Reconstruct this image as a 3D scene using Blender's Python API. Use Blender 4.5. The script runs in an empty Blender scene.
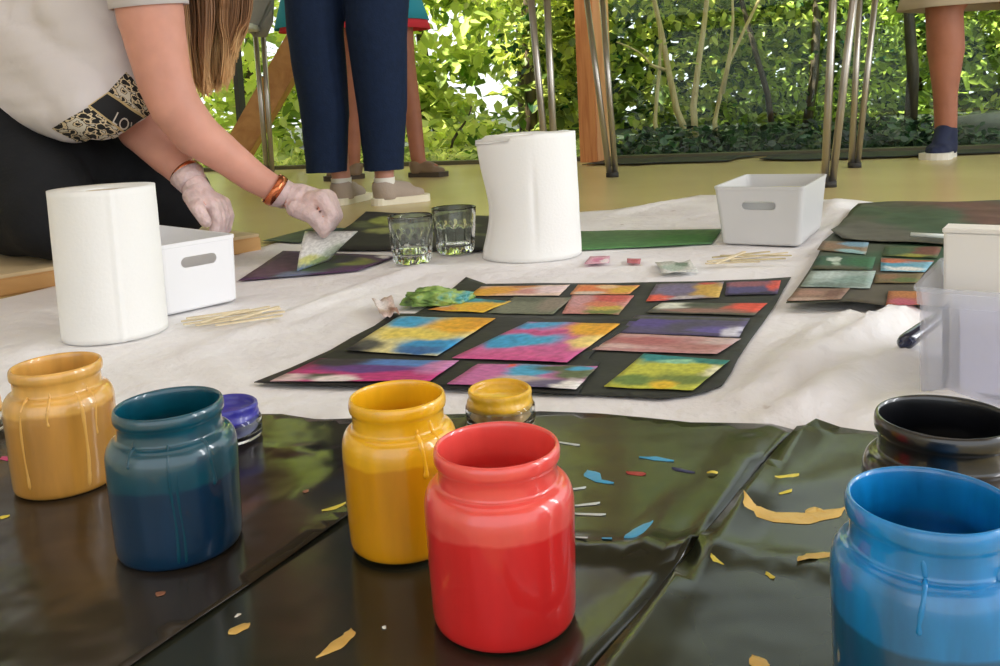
import bpy, bmesh, math, random
import numpy as np
from mathutils import Vector, Matrix, noise
from mathutils.geometry import delaunay_2d_cdt
from mathutils.bvhtree import BVHTree

scn = bpy.context.scene
COL = scn.collection
rnd = random.Random(7)

# ------------------------------------------------------------------ camera
F, CX, CY = 880.0, 500.0, 197.5
H, PITCH, ROLL = 0.27, math.radians(6.0), -0.05
cam_data = bpy.data.cameras.new('camera')
cam = bpy.data.objects.new('camera', cam_data)
COL.objects.link(cam)
CAMROT = Matrix.Rotation(math.pi/2 - PITCH, 3, 'X') @ Matrix.Rotation(ROLL, 3, 'Z')
CAMPOS = Vector((0, 0, H))
cam.matrix_world = Matrix.Translation(CAMPOS) @ CAMROT.to_4x4()
cam_data.sensor_fit = 'HORIZONTAL'
cam_data.sensor_width = 36.0
cam_data.lens = 36.0 * F / 1000.0
cam_data.shift_y = (CY - 333.0) / 1000.0
cam_data.clip_start = 0.01
scn.camera = cam


def ray(px, py):
    return CAMROT @ Vector(((px - CX) / F, -(py - CY) / F, -1.0))

def at(px, py, z=0.0):
    d = ray(px, py)
    t = (z - H) / d.z
    return CAMPOS + d * t

def onY(px, py, Y):
    d = ray(px, py)
    return CAMPOS + d * (Y / d.y)

def depth(p):
    return -(CAMROT.transposed() @ (Vector(p) - CAMPOS)).z

def proj(p):
    l = CAMROT.transposed() @ (Vector(p) - CAMPOS)
    return (CX + F * l.x / -l.z, CY - F * l.y / -l.z)

# ------------------------------------------------------------------ object helpers
def tag(o, label=None, cat=None, group=None, kind=None):
    if label: o['label'] = label
    if cat: o['category'] = cat
    if group: o['group'] = group
    if kind: o['kind'] = kind
    return o

def empty(name, loc=(0, 0, 0), rz=0.0, label=None, cat=None, group=None):
    o = bpy.data.objects.new(name, None)
    o.empty_display_size = 0.05
    COL.objects.link(o)
    o.location = loc
    o.rotation_euler = (0, 0, rz)
    return tag(o, label, cat, group)

def link(name, me, mat=None, parent=None, smooth=True, loc=None, keep_world=False):
    o = bpy.data.objects.new(name, me)
    COL.objects.link(o)
    if mat is not None:
        me.materials.clear()
        me.materials.append(mat)
    if smooth:
        me.polygons.foreach_set('use_smooth', [True] * len(me.polygons))
    if loc is not None:
        o.location = loc
    if parent is not None:
        o.parent = parent
        if keep_world:
            o.matrix_parent_inverse = pmat(parent).inverted()
    return o

def pmat(o):
    m = Matrix.LocRotScale(o.location, o.rotation_euler, o.scale)
    if o.parent:
        m = pmat(o.parent) @ o.matrix_parent_inverse @ m
    return m

def mesh(name, verts, faces, uvs=None):
    me = bpy.data.meshes.new(name)
    me.from_pydata([tuple(v) for v in verts], [], [tuple(f) for f in faces])
    if uvs is not None:
        uvl = me.uv_layers.new(name='UVMap')
        for lp in me.loops:
            uvl.data[lp.index].uv = uvs[lp.vertex_index]
    me.update()
    return me

def from_bm(name, bm):
    me = bpy.data.meshes.new(name)
    bm.normal_update()
    bm.to_mesh(me)
    bm.free()
    return me

def lathe(profile, n=64, closed_bottom=False, closed_top=False, rfun=None):
    vs, fs = [], []
    for i, (r, z) in enumerate(profile):
        for k in range(n):
            a = 2 * math.pi * k / n
            rr = r if rfun is None else rfun(r, z, a)
            vs.append((rr * math.cos(a), rr * math.sin(a), z))
    for i in range(len(profile) - 1):
        for k in range(n):
            a, b = i * n + k, i * n + (k + 1) % n
            fs.append((a, b, b + n, a + n))
    if closed_bottom: fs.append(tuple(reversed(range(n))))
    if closed_top: fs.append(tuple(range((len(profile) - 1) * n, len(profile) * n)))
    return vs, fs

def box_bm(bm, lo, hi, rot=None, bevel=0.0, origin=None):
    r = bmesh.ops.create_cube(bm, size=1.0)
    vs = r['verts']
    c = [(a + b) / 2 for a, b in zip(lo, hi)]
    s = [(b - a) for a, b in zip(lo, hi)]
    for v in vs:
        v.co = Vector((v.co.x * s[0] + c[0], v.co.y * s[1] + c[1], v.co.z * s[2] + c[2]))
    if bevel:
        es = list({e for v in vs for e in v.link_edges})
        bmesh.ops.bevel(bm, geom=es, offset=bevel, segments=2, affect='EDGES')
    return vs

def box_obj(name, lo, hi, mat, parent=None, bevel=0.0, smooth=False):
    bm = bmesh.new()
    box_bm(bm, lo, hi, bevel=bevel)
    return link(name, from_bm(name, bm), mat, parent, smooth=smooth)

def tube_data(pts, rad, n=10, caps=True):
    pts = [Vector(p) for p in pts]
    if not isinstance(rad, (list, tuple)): rad = [rad] * len(pts)
    vs, fs = [], []
    up = Vector((0.13, 0.21, 0.97))
    for i, p in enumerate(pts):
        t = (pts[min(i + 1, len(pts) - 1)] - pts[max(i - 1, 0)]).normalized()
        a = t.cross(up)
        if a.length < 1e-3: a = t.cross(Vector((1, 0, 0)))
        a.normalize()
        b = t.cross(a).normalized()
        for k in range(n):
            th = 2 * math.pi * k / n
            vs.append(p + (a * math.cos(th) + b * math.sin(th)) * rad[i])
    for i in range(len(pts) - 1):
        for k in range(n):
            u, w = i * n + k, i * n + (k + 1) % n
            fs.append((u, u + n, w + n, w))
    if caps:
        fs.append(tuple(range(n)))
        fs.append(tuple(reversed(range((len(pts) - 1) * n, len(pts) * n))))
    return vs, fs

def tube(name, pts, rad, mat, parent=None, n=10, keep_world=False, caps=True):
    vs, fs = tube_data(pts, rad, n, caps)
    return link(name, mesh(name, vs, fs), mat, parent, keep_world=keep_world)

def capsule_data(p0, r0, p1, r1, n=20, m=6):
    p0, p1 = Vector(p0), Vector(p1)
    d = p1 - p0
    L = d.length
    t = d / L if L > 1e-6 else Vector((0, 0, 1))
    a = t.cross(Vector((0.3, 0.2, 0.93)))
    if a.length < 1e-3: a = t.cross(Vector((1, 0, 0)))
    a.normalize(); b = t.cross(a)
    rings = []
    for i in range(m):
        th = -math.pi / 2 + (math.pi / 2) * (i + .5) / m
        rings.append((p0 + t * (r0 * math.sin(th)), r0 * math.cos(th)))
    for i in range(m):
        th = (math.pi / 2) * (i + .5) / m
        rings.append((p1 + t * (r1 * math.sin(th)), r1 * math.cos(th)))
    vs, fs = [], []
    for c, r in rings:
        for k in range(n):
            th = 2 * math.pi * k / n
            vs.append(c + (a * math.cos(th) + b * math.sin(th)) * r)
    for i in range(len(rings) - 1):
        for k in range(n):
            u, w = i * n + k, i * n + (k + 1) % n
            fs.append((u, w, w + n, u + n))
    fs.append(tuple(reversed(range(n))))
    fs.append(tuple(range((len(rings) - 1) * n, len(rings) * n)))
    return vs, fs

def blob(name, caps, mat, parent=None, voxel=0.008, smooth_it=4, cuts=(), keep_world=True, disp=None):
    """caps: (p0, r0, p1, r1); union of round cones turned into one continuous skin."""
    V, Fc = [], []
    for c in caps:
        vs, fs = capsule_data(*c)
        k = len(V)
        V += vs
        Fc += [tuple(i + k for i in f) for f in fs]
    me = mesh(name, V, Fc)
    tmp = bpy.data.objects.new(name + '_tmp', me)
    COL.objects.link(tmp)
    m = tmp.modifiers.new('r', 'REMESH'); m.mode = 'VOXEL'; m.voxel_size = voxel
    s = tmp.modifiers.new('s', 'SMOOTH'); s.factor = 0.5; s.iterations = smooth_it
    dg = bpy.context.evaluated_depsgraph_get()
    out = bpy.data.meshes.new_from_object(tmp.evaluated_get(dg))
    bpy.data.objects.remove(tmp)
    bpy.data.meshes.remove(me)
    if cuts:
        bm = bmesh.new(); bm.from_mesh(out)
        for co, no in cuts:
            g = bm.verts[:] + bm.edges[:] + bm.faces[:]
            bmesh.ops.bisect_plane(bm, geom=g, plane_co=co, plane_no=no, clear_outer=True)
        bm.to_mesh(out); bm.free()
    if disp:
        for v in out.vertices:
            v.co = disp(v.co.copy(), v.normal.copy())
    out.name = name
    return link(name, out, mat, parent, keep_world=keep_world)

# ------------------------------------------------------------------ materials
def new_mat(name):
    m = bpy.data.materials.new(name)
    m.use_nodes = True
    nt = m.node_tree
    b = nt.nodes['Principled BSDF']
    return m, nt, b

def C4(c):
    return (c[0], c[1], c[2], 1.0)

def srgb(r, g, b):
    f = lambda v: (v / 255 / 12.92) if v / 255 <= 0.04045 else ((v / 255 + 0.055) / 1.055) ** 2.4
    return (f(r), f(g), f(b))

def mat(name, col, rough=0.5, spec=0.5, metal=0.0, coat=0.0, sub=0.0, bump=0.0, bscale=60.0, var=0.0, vscale=8.0, sheen=0.0, stretch=(1, 1, 1)):
    m, nt, b = new_mat(name)
    b.inputs['Base Color'].default_value = C4(col)
    b.inputs['Roughness'].default_value = rough
    b.inputs['Specular IOR Level'].default_value = spec
    b.inputs['Metallic'].default_value = metal
    b.inputs['Coat Weight'].default_value = coat
    b.inputs['Coat Roughness'].default_value = 0.04
    b.inputs['Sheen Weight'].default_value = sheen
    if sub:
        b.inputs['Subsurface Weight'].default_value = sub
        b.inputs['Subsurface Radius'].default_value = (0.01, 0.004, 0.002)
    tc = nt.nodes.new('ShaderNodeTexCoord')
    mp = nt.nodes.new('ShaderNodeMapping'); mp.inputs['Scale'].default_value = stretch
    nt.links.new(tc.outputs['Object'], mp.inputs['Vector'])
    if var:
        n = nt.nodes.new('ShaderNodeTexNoise'); n.inputs['Scale'].default_value = vscale; n.inputs['Detail'].default_value = 5
        nt.links.new(mp.outputs[0], n.inputs['Vector'])
        r = nt.nodes.new('ShaderNodeValToRGB')
        r.color_ramp.elements[0].position = 0.3; r.color_ramp.elements[1].position = 0.7
        r.color_ramp.elements[0].color = C4([max(0, c * (1 - var)) for c in col])
        r.color_ramp.elements[1].color = C4([min(1, c * (1 + var)) for c in col])
        nt.links.new(n.outputs['Fac'], r.inputs['Fac'])
        nt.links.new(r.outputs['Color'], b.inputs['Base Color'])
    if bump:
        n = nt.nodes.new('ShaderNodeTexNoise'); n.inputs['Scale'].default_value = bscale; n.inputs['Detail'].default_value = 3
        nt.links.new(mp.outputs[0], n.inputs['Vector'])
        bp = nt.nodes.new('ShaderNodeBump'); bp.inputs['Strength'].default_value = bump; bp.inputs['Distance'].default_value = 0.01
        nt.links.new(n.outputs['Fac'], bp.inputs['Height'])
        nt.links.new(bp.outputs['Normal'], b.inputs['Normal'])
    return m

def glass_thin(name, tint=(1, 1, 1), refl=1.0, rough=0.0):
    m, nt, b = new_mat(name)
    nt.nodes.remove(b)
    out = nt.nodes['Material Output']
    tr = nt.nodes.new('ShaderNodeBsdfTransparent'); tr.inputs['Color'].default_value = C4(tint)
    gl = nt.nodes.new('ShaderNodeBsdfGlossy'); gl.inputs['Roughness'].default_value = rough
    fr = nt.nodes.new('ShaderNodeFresnel'); fr.inputs['IOR'].default_value = 1.45
    mu = nt.nodes.new('ShaderNodeMath'); mu.operation = 'MULTIPLY'; mu.inputs[1].default_value = refl
    mx = nt.nodes.new('ShaderNodeMixShader')
    nt.links.new(fr.outputs[0], mu.inputs[0])
    nt.links.new(mu.outputs[0], mx.inputs[0])
    nt.links.new(tr.outputs[0], mx.inputs[1]); nt.links.new(gl.outputs[0], mx.inputs[2])
    nt.links.new(mx.outputs[0], out.inputs['Surface'])
    return m

def frosted(name, col, alpha, rough=0.25):
    """translucent plastic: part see-through, part diffuse"""
    m, nt, b = new_mat(name)
    b.inputs['Base Color'].default_value = C4(col)
    b.inputs['Roughness'].default_value = rough
    out = nt.nodes['Material Output']
    tr = nt.nodes.new('ShaderNodeBsdfTransparent'); tr.inputs['Color'].default_value = (0.97, 0.97, 1, 1)
    tl = nt.nodes.new('ShaderNodeBsdfTranslucent'); tl.inputs['Color'].default_value = C4(col)
    m1 = nt.nodes.new('ShaderNodeMixShader'); m1.inputs[0].default_value = 0.4
    m2 = nt.nodes.new('ShaderNodeMixShader'); m2.inputs[0].default_value = alpha
    nt.links.new(b.outputs[0], m1.inputs[1]); nt.links.new(tl.outputs[0], m1.inputs[2])
    nt.links.new(tr.outputs[0], m2.inputs[1]); nt.links.new(m1.outputs[0], m2.inputs[2])
    nt.links.new(m2.outputs[0], out.inputs['Surface'])
    return m

def wash(c_, k=.05, g=(.60, .56, .54)):
    return tuple(c_[i] * (1 - k) + g[i] * k for i in range(3))

def painting_mat(name, base, blobs, seed=0.0, dist=0.35, rough=0.55, scale=3.0):
    base = wash(base); blobs = [(a_, b_, c_, d_, wash(e_)) for a_, b_, c_, d_, e_ in blobs]
    """watercolour on paper: soft spots of colour laid out over the sheet's own UVs"""
    m, nt, b = new_mat(name)
    N, L = nt.nodes, nt.links
    b.inputs['Roughness'].default_value = max(.7, rough) if rough > .4 else rough
    b.inputs['Specular IOR Level'].default_value = .3
    uv = N.new('ShaderNodeUVMap')
    nz = N.new('ShaderNodeTexNoise'); nz.inputs['Scale'].default_value = scale; nz.inputs['Detail'].default_value = 6
    off = N.new('ShaderNodeVectorMath'); off.operation = 'ADD'; off.inputs[1].default_value = (seed * 3.7, seed * 1.9, seed)
    L.new(uv.outputs[0], off.inputs[0]); L.new(off.outputs[0], nz.inputs['Vector'])
    sb = N.new('ShaderNodeVectorMath'); sb.operation = 'SUBTRACT'; sb.inputs[1].default_value = (.5, .5, .5)
    L.new(nz.outputs['Color'], sb.inputs[0])
    sc = N.new('ShaderNodeVectorMath'); sc.operation = 'SCALE'; sc.inputs['Scale'].default_value = dist
    L.new(sb.outputs[0], sc.inputs[0])
    w = N.new('ShaderNodeVectorMath'); w.operation = 'ADD'
    L.new(uv.outputs[0], w.inputs[0]); L.new(sc.outputs[0], w.inputs[1])
    prev = None
    for (u, v, ru, rv, col) in blobs:
        s = N.new('ShaderNodeVectorMath'); s.operation = 'SUBTRACT'; s.inputs[1].default_value = (u, v, 0)
        L.new(w.outputs[0], s.inputs[0])
        q = N.new('ShaderNodeVectorMath'); q.operation = 'MULTIPLY'; q.inputs[1].default_value = (1 / ru, 1 / rv, 0)
        L.new(s.outputs[0], q.inputs[0])
        ln = N.new('ShaderNodeVectorMath'); ln.operation = 'LENGTH'; L.new(q.outputs[0], ln.inputs[0])
        mr = N.new('ShaderNodeMapRange'); mr.interpolation_type = 'SMOOTHSTEP'
        mr.inputs['From Min'].default_value = 1.25; mr.inputs['From Max'].default_value = 0.5
        L.new(ln.outputs['Value'], mr.inputs['Value'])
        mx = N.new('ShaderNodeMix'); mx.data_type = 'RGBA'
        L.new(mr.outputs[0], mx.inputs['Factor'])
        if prev is None: mx.inputs['A'].default_value = C4(base)
        else: L.new(prev, mx.inputs['A'])
        mx.inputs['B'].default_value = C4(col)
        prev = mx.outputs['Result']
    # fine pigment grain
    g = N.new('ShaderNodeTexNoise'); g.inputs['Scale'].default_value = 14; g.inputs['Detail'].default_value = 6
    L.new(off.outputs[0], g.inputs['Vector'])
    gr = N.new('ShaderNodeMapRange'); gr.inputs['From Min'].default_value = .3; gr.inputs['From Max'].default_value = .7
    gr.inputs['To Min'].default_value = .72; gr.inputs['To Max'].default_value = 1.12
    L.new(g.outputs['Fac'], gr.inputs['Value'])
    mm = N.new('ShaderNodeVectorMath'); mm.operation = 'SCALE'
    if prev is None:
        mm.inputs[0].default_value = base
    else:
        L.new(prev, mm.inputs[0])
    L.new(gr.outputs[0], mm.inputs['Scale'])
    L.new(mm.outputs[0], b.inputs['Base Color'])
    return m

def wood_mat(name, c1, c2, scale=6, stretch=(8, 8, 0.6), rough=0.5):
    m, nt, b = new_mat(name)
    N, L = nt.nodes, nt.links
    tc = N.new('ShaderNodeTexCoord'); mp = N.new('ShaderNodeMapping'); mp.inputs['Scale'].default_value = stretch
    n = N.new('ShaderNodeTexNoise'); n.inputs['Scale'].default_value = scale; n.inputs['Detail'].default_value = 6; n.inputs['Distortion'].default_value = 1.0
    r = N.new('ShaderNodeValToRGB')
    r.color_ramp.elements[0].position = .32; r.color_ramp.elements[1].position = .68
    r.color_ramp.elements[0].color = C4(c1); r.color_ramp.elements[1].color = C4(c2)
    L.new(tc.outputs['Object'], mp.inputs['Vector']); L.new(mp.outputs[0], n.inputs['Vector'])
    L.new(n.outputs['Fac'], r.inputs['Fac']); L.new(r.outputs['Color'], b.inputs['Base Color'])
    b.inputs['Roughness'].default_value = rough
    return m

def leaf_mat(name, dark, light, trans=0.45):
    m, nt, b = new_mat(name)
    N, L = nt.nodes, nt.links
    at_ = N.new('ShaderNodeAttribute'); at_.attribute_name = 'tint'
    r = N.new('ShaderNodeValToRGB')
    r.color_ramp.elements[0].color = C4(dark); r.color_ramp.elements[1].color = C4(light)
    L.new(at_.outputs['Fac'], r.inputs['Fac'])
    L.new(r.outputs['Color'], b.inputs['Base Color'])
    b.inputs['Roughness'].default_value = 0.4
    tl = N.new('ShaderNodeBsdfTranslucent')
    hs = N.new('ShaderNodeHueSaturation'); hs.inputs['Hue'].default_value = 0.485; hs.inputs['Value'].default_value = 1.5
    L.new(r.outputs['Color'], hs.inputs['Color']); L.new(hs.outputs[0], tl.inputs['Color'])
    mx = N.new('ShaderNodeMixShader'); mx.inputs[0].default_value = trans
    L.new(b.outputs[0], mx.inputs[1]); L.new(tl.outputs[0], mx.inputs[2])
    L.new(mx.outputs[0], N['Material Output'].inputs['Surface'])
    return m

WHITE_PAPER = mat('white_paper', srgb(240, 239, 235), 0.9, 0.2, bump=0.07, bscale=220)
KRAFT = mat('cardboard', srgb(196, 178, 150), 0.9)
M_SKIN = mat('skin', srgb(208, 150, 130), 0.5, 0.35, sub=0.12, var=0.10, vscale=16)
M_SKIN_TAN = mat('tanned_skin', srgb(164, 106, 82), 0.5, 0.35, sub=0.1, var=0.10, vscale=14)
M_METAL = mat('brushed_steel', srgb(176, 170, 160), 0.3, 0.5, metal=0.85)
M_RUBBER = mat('dark_rubber', srgb(50, 48, 44), 0.7)
M_STICK = mat('pale_wood', srgb(226, 210, 176), 0.75, var=0.15, vscale=30)

# ------------------------------------------------------------------ the setting
# the glass front runs slightly aslant across the far end of the room
W0, W1 = Vector((-1.62, 4.62, 0)), Vector((3.6, 2.87, 0))
WD = (W1 - W0).normalized()
WN = Vector((-WD.y, WD.x, 0))          # points outdoors
def wall_pt(X):                         # point of the glass line at world x
    t = (X - W0.x) / WD.x
    return W0 + WD * t

m, nt, b = new_mat('yellow_vinyl')
tc = nt.nodes.new('ShaderNodeTexCoord')
n = nt.nodes.new('ShaderNodeTexNoise'); n.inputs['Scale'].default_value = 1.2; n.inputs['Detail'].default_value = 8
r = nt.nodes.new('ShaderNodeValToRGB')
r.color_ramp.elements[0].position = .3; r.color_ramp.elements[1].position = .7
r.color_ramp.elements[0].color = C4(srgb(196, 178, 124)); r.color_ramp.elements[1].color = C4(srgb(214, 196, 142))
nt.links.new(tc.outputs['Object'], n.inputs['Vector']); nt.links.new(n.outputs['Fac'], r.inputs['Fac'])
nt.links.new(r.outputs['Color'], b.inputs['Base Color'])
b.inputs['Roughness'].default_value = 0.26
b.inputs['Specular IOR Level'].default_value = 0.45
M_FLOOR = m

def poly_prism(name, pts, z0, z1, mat_):
    bm = bmesh.new()
    vs = [bm.verts.new((p[0], p[1], z1)) for p in pts]
    f = bm.faces.new(vs)
    if f.normal.z < 0: f.normal_flip()
    r = bmesh.ops.extrude_face_region(bm, geom=[f])
    for v in r['geom']:
        if isinstance(v, bmesh.types.BMVert): v.co.z = z0
    bmesh.ops.recalc_face_normals(bm, faces=bm.faces)
    return link(name, from_bm(name, bm), mat_, smooth=False)

fl = poly_prism('floor', [(-3.2, -2.6), (3.6, -2.6), (3.6, 2.87), (-1.62, 4.62), (-3.2, 5.15)], -0.12, 0.0, M_FLOOR)
tag(fl, kind='structure')
M_WALL = mat('plaster_white', srgb(236, 232, 224), 0.9)
o = box_obj('wall_left', (-3.3, -2.6, -0.1), (-3.2, 5.15, 2.7), M_WALL); tag(o, kind='structure')
o = poly_prism('ceiling', [(-3.3, -2.6), (3.7, -2.6), (3.7, 3.2), (-1.5, 4.95), (-3.3, 5.5)], 2.7, 2.82, mat('ceiling_boards', srgb(146, 126, 98), 0.9)); tag(o, kind='structure')

# low threshold rail below the panes
M_RAIL = mat('dark_rail', srgb(92, 88, 66), 0.45, metal=0.3)
def along(X0, X1, off, z0, z1, th, name, mat_, parent=None, smooth=False):
    a, b_ = wall_pt(X0), wall_pt(X1)
    bm = bmesh.new()
    n0 = WN * off; n1 = WN * (off + th)
    vs = [a + n0, b_ + n0, b_ + n1, a + n1]
    lo = [bm.verts.new((v.x, v.y, z0)) for v in vs]; hi = [bm.verts.new((v.x, v.y, z1)) for v in vs]
    bm.faces.new(hi); bm.faces.new(list(reversed(lo)))
    for i in range(4):
        j = (i + 1) % 4
        bm.faces.new((lo[i], lo[j], hi[j], hi[i]))
    bmesh.ops.recalc_face_normals(bm, faces=bm.faces)
    return link(name, from_bm(name, bm), mat_, parent, smooth=smooth)
o = along(-3.1, 3.6, 0.0, 0.0, 0.018, 0.07, 'trim_1', M_RAIL); tag(o, kind='structure')

M_PANE = glass_thin('window_glass', (0.93, 0.98, 0.96), refl=.35)
M_FRAME = mat('dark_frame', srgb(58, 60, 62), 0.5)
for i, (xa, xb) in enumerate([(0.52, 1.98), (2.03, 3.55)]):
    w = empty('window_%d' % (i + 1)); tag(w, kind='structure')
    along(xa, xb, 0.03, 0.018, 2.66, 0.008, 'pane', M_PANE, w)
    along(xa, xb, 0.02, 2.66, 2.70, 0.03, 'window_frame', M_FRAME, w)
    if i == 0:
        along(1.98, 2.03, 0.01, 0.018, 2.7, 0.05, 'window_frame', M_FRAME, w)
# dark upright of the open glass door on the left
o = along(-1.325, -1.30, 0.0, 0.018, 2.7, 0.05, 'trim_2', M_FRAME); tag(o, kind='structure')

# timber post and diagonal brace of the glass front
M_TIMBER = wood_mat('orange_timber', srgb(186, 112, 58), srgb(214, 146, 88), 5, (10, 10, 0.7))
px0 = wall_pt(0.355)
post = empty('timber_post', (0, 0, 0), 0, 'squared orange timber post standing in the glass front behind the tall paper roll', 'post')
along(0.385, 0.455, -0.07, 0.0, 2.7, 0.14, 'post_shaft', M_TIMBER, post)
M_TIMBER2 = wood_mat('pale_timber', srgb(214, 160, 104), srgb(232, 186, 134), 5, (10, 10, 0.7))
along(0.4552, 0.50, -0.05, 0.0, 2.7, 0.12, 'edge_board', M_TIMBER2, post)
YB = 4.22
def bar_between(name, a0, a1, b1, b0, Y, th, mat_, parent=None):
    """board whose face corners are seen at four spots, standing in the plane y=Y"""
    P = [onY(*q, Y) for q in (a0, a1, b1, b0)]
    bm = bmesh.new()
    f = [bm.verts.new(p) for p in P]; g = [bm.verts.new(p + Vector((0, th, 0))) for p in P]
    bm.faces.new(f); bm.faces.new(list(reversed(g)))
    for i in range(4):
        j = (i + 1) % 4
        bm.faces.new((f[j], f[i], g[i], g[j]))
    bmesh.ops.recalc_face_normals(bm, faces=bm.faces)
    return link(name, from_bm(name, bm), mat_, parent, smooth=False)
o = bar_between('timber_brace', (217, 157), (414, -190), (446, -190), (247, 157), YB, 0.12, wood_mat('brace_timber', srgb(168, 112, 56), srgb(200, 146, 84), 4, (3, 3, 3)))
tag(o, 'slanting orange timber brace leaning up behind the navy trousers', 'brace')

# ------------------------------------------------------------------ outdoors
M_GROUND = mat('earth', srgb(38, 48, 30), 0.95, var=0.5, vscale=3)
o = poly_prism('ground', [(-12, 5.2 + 3.5), (-12, 22), (14, 22), (14, -0.55), (3.75, 2.92), (-1.5, 4.7), (-3.3, 5.3)], -0.16, -0.03, M_GROUND)
tag(o, kind='structure')

def foliage(name, n, fn, size, mat_, parent, seed, flat=0.0):
    """n separate leaves, each a folded pointed blade"""
    rs = np.random.RandomState(seed)
    vs, fs, tint = [], [], []
    R = random.Random(seed)
    for i in range(n):
        c, tb = fn(R)
        s = size * R.uniform(.6, 1.3)
        th, ph = R.uniform(0, 2 * math.pi), R.gauss(0.5, 0.55)
        d = Vector((math.cos(th) * math.cos(ph), math.sin(th) * math.cos(ph), -math.sin(ph)))
        sd = d.cross(Vector((R.gauss(0, .35), R.gauss(0, .35), 1))).normalized()
        up = sd.cross(d)
        k = len(vs)
        vs += [c, c + d * s * .35 + sd * s * .33 + up * s * .06, c + d * s * .75 + sd * s * .22 + up * s * .02, c + d * s, c + d * s * .75 - sd * s * .22 + up * s * .02, c + d * s * .35 - sd * s * .33 + up * s * .06]
        fs += [(k, k + 1, k + 2, k + 3), (k, k + 3, k + 4, k + 5)]
        t = min(1, max(0, tb + R.gauss(0, .22)))
        tint += [t] * 6
    me = mesh(name, vs, fs)
    a = me.attributes.new('tint', 'FLOAT', 'POINT')
    a.data.foreach_set('value', tint)
    return link(name, me, mat_, parent, smooth=False)

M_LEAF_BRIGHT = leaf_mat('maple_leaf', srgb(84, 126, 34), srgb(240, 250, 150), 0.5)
M_LEAF_MID = leaf_mat('mid_leaf', srgb(34, 78, 36), srgb(222, 232, 116), 0.42)  # pale yellow ramp end colours in the sunlit flecks
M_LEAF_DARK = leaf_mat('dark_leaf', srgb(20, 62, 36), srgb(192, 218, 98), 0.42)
M_LEAF_DEEP = leaf_mat('ivy_leaf', srgb(14, 34, 24), srgb(70, 112, 66), 0.25)
M_BARK = wood_mat('pale_bark', srgb(206, 178, 122), srgb(244, 224, 168), 6, (6, 6, 1))
M_BARK_D = wood_mat('dark_bark', srgb(52, 44, 34), srgb(92, 78, 58), 6, (6, 6, 1))

def clumps(R, n, c, rx, ry, rz):
    out = []
    for _ in range(n):
        while True:
            u = Vector((R.uniform(-1, 1), R.uniform(-1, 1), R.uniform(-1, 1)))
            if .25 < u.length < 1: break
        out.append((Vector((c[0] + u.x * rx, c[1] + u.y * ry, max(.05, c[2] + u.z * rz))), R.uniform(.18, .42) * min(1.2, rx), R.uniform(.15, .8)))
    return out

def tree(name, label, x, y, cz, rx, ry, rz, n, size, lm, bark, trunks, seed, nclump=46, cat='tree', group=None, zmin=.02):
    t = empty(name, (x, y, -0.03), 0, label, cat, group)
    R = random.Random(seed)
    cl = clumps(R, nclump, (0, 0, cz), rx, ry, rz)
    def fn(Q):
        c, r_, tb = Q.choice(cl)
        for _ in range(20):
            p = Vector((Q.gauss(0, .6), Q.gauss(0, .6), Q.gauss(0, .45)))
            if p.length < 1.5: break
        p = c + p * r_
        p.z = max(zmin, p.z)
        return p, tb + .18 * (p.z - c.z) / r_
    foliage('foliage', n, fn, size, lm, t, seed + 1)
    for (p0, p1, r0) in trunks:
        p0, p1 = Vector(p0), Vector(p1)
        pts, rad = [], []
        for i in range(7):
            f = i / 6
            q = p0.lerp(p1, f) + Vector((math.sin(f * 5 + seed) * .03, math.cos(f * 4 + seed) * .03, 0)) * (1 if i else 0)
            pts.append(q); rad.append(r0 * (1 - .6 * f))
        tube('trunk', pts, rad, bark, t, 8)
    return t

# bright side, left of the post
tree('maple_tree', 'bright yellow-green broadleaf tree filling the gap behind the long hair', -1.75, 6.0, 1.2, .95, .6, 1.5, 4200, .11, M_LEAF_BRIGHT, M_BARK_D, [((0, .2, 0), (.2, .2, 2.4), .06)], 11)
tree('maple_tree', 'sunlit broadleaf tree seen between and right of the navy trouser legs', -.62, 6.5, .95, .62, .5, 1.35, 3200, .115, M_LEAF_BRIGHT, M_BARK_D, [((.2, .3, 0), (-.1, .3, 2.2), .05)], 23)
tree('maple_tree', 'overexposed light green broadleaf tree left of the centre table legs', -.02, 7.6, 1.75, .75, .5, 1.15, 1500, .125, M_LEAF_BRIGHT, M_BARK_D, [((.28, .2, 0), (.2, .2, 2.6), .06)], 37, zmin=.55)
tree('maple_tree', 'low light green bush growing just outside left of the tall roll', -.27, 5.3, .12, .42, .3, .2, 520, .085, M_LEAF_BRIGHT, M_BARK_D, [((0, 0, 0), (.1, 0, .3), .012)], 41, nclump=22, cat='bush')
tree('dark_tree', 'darker green tree close behind the left side of the timber post', .36, 5.9, 1.1, .3, .4, 1.3, 1500, .11, M_LEAF_MID, M_BARK_D, [((-.12, .1, 0), (-.05, .1, 2.4), .045)], 53)
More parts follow.
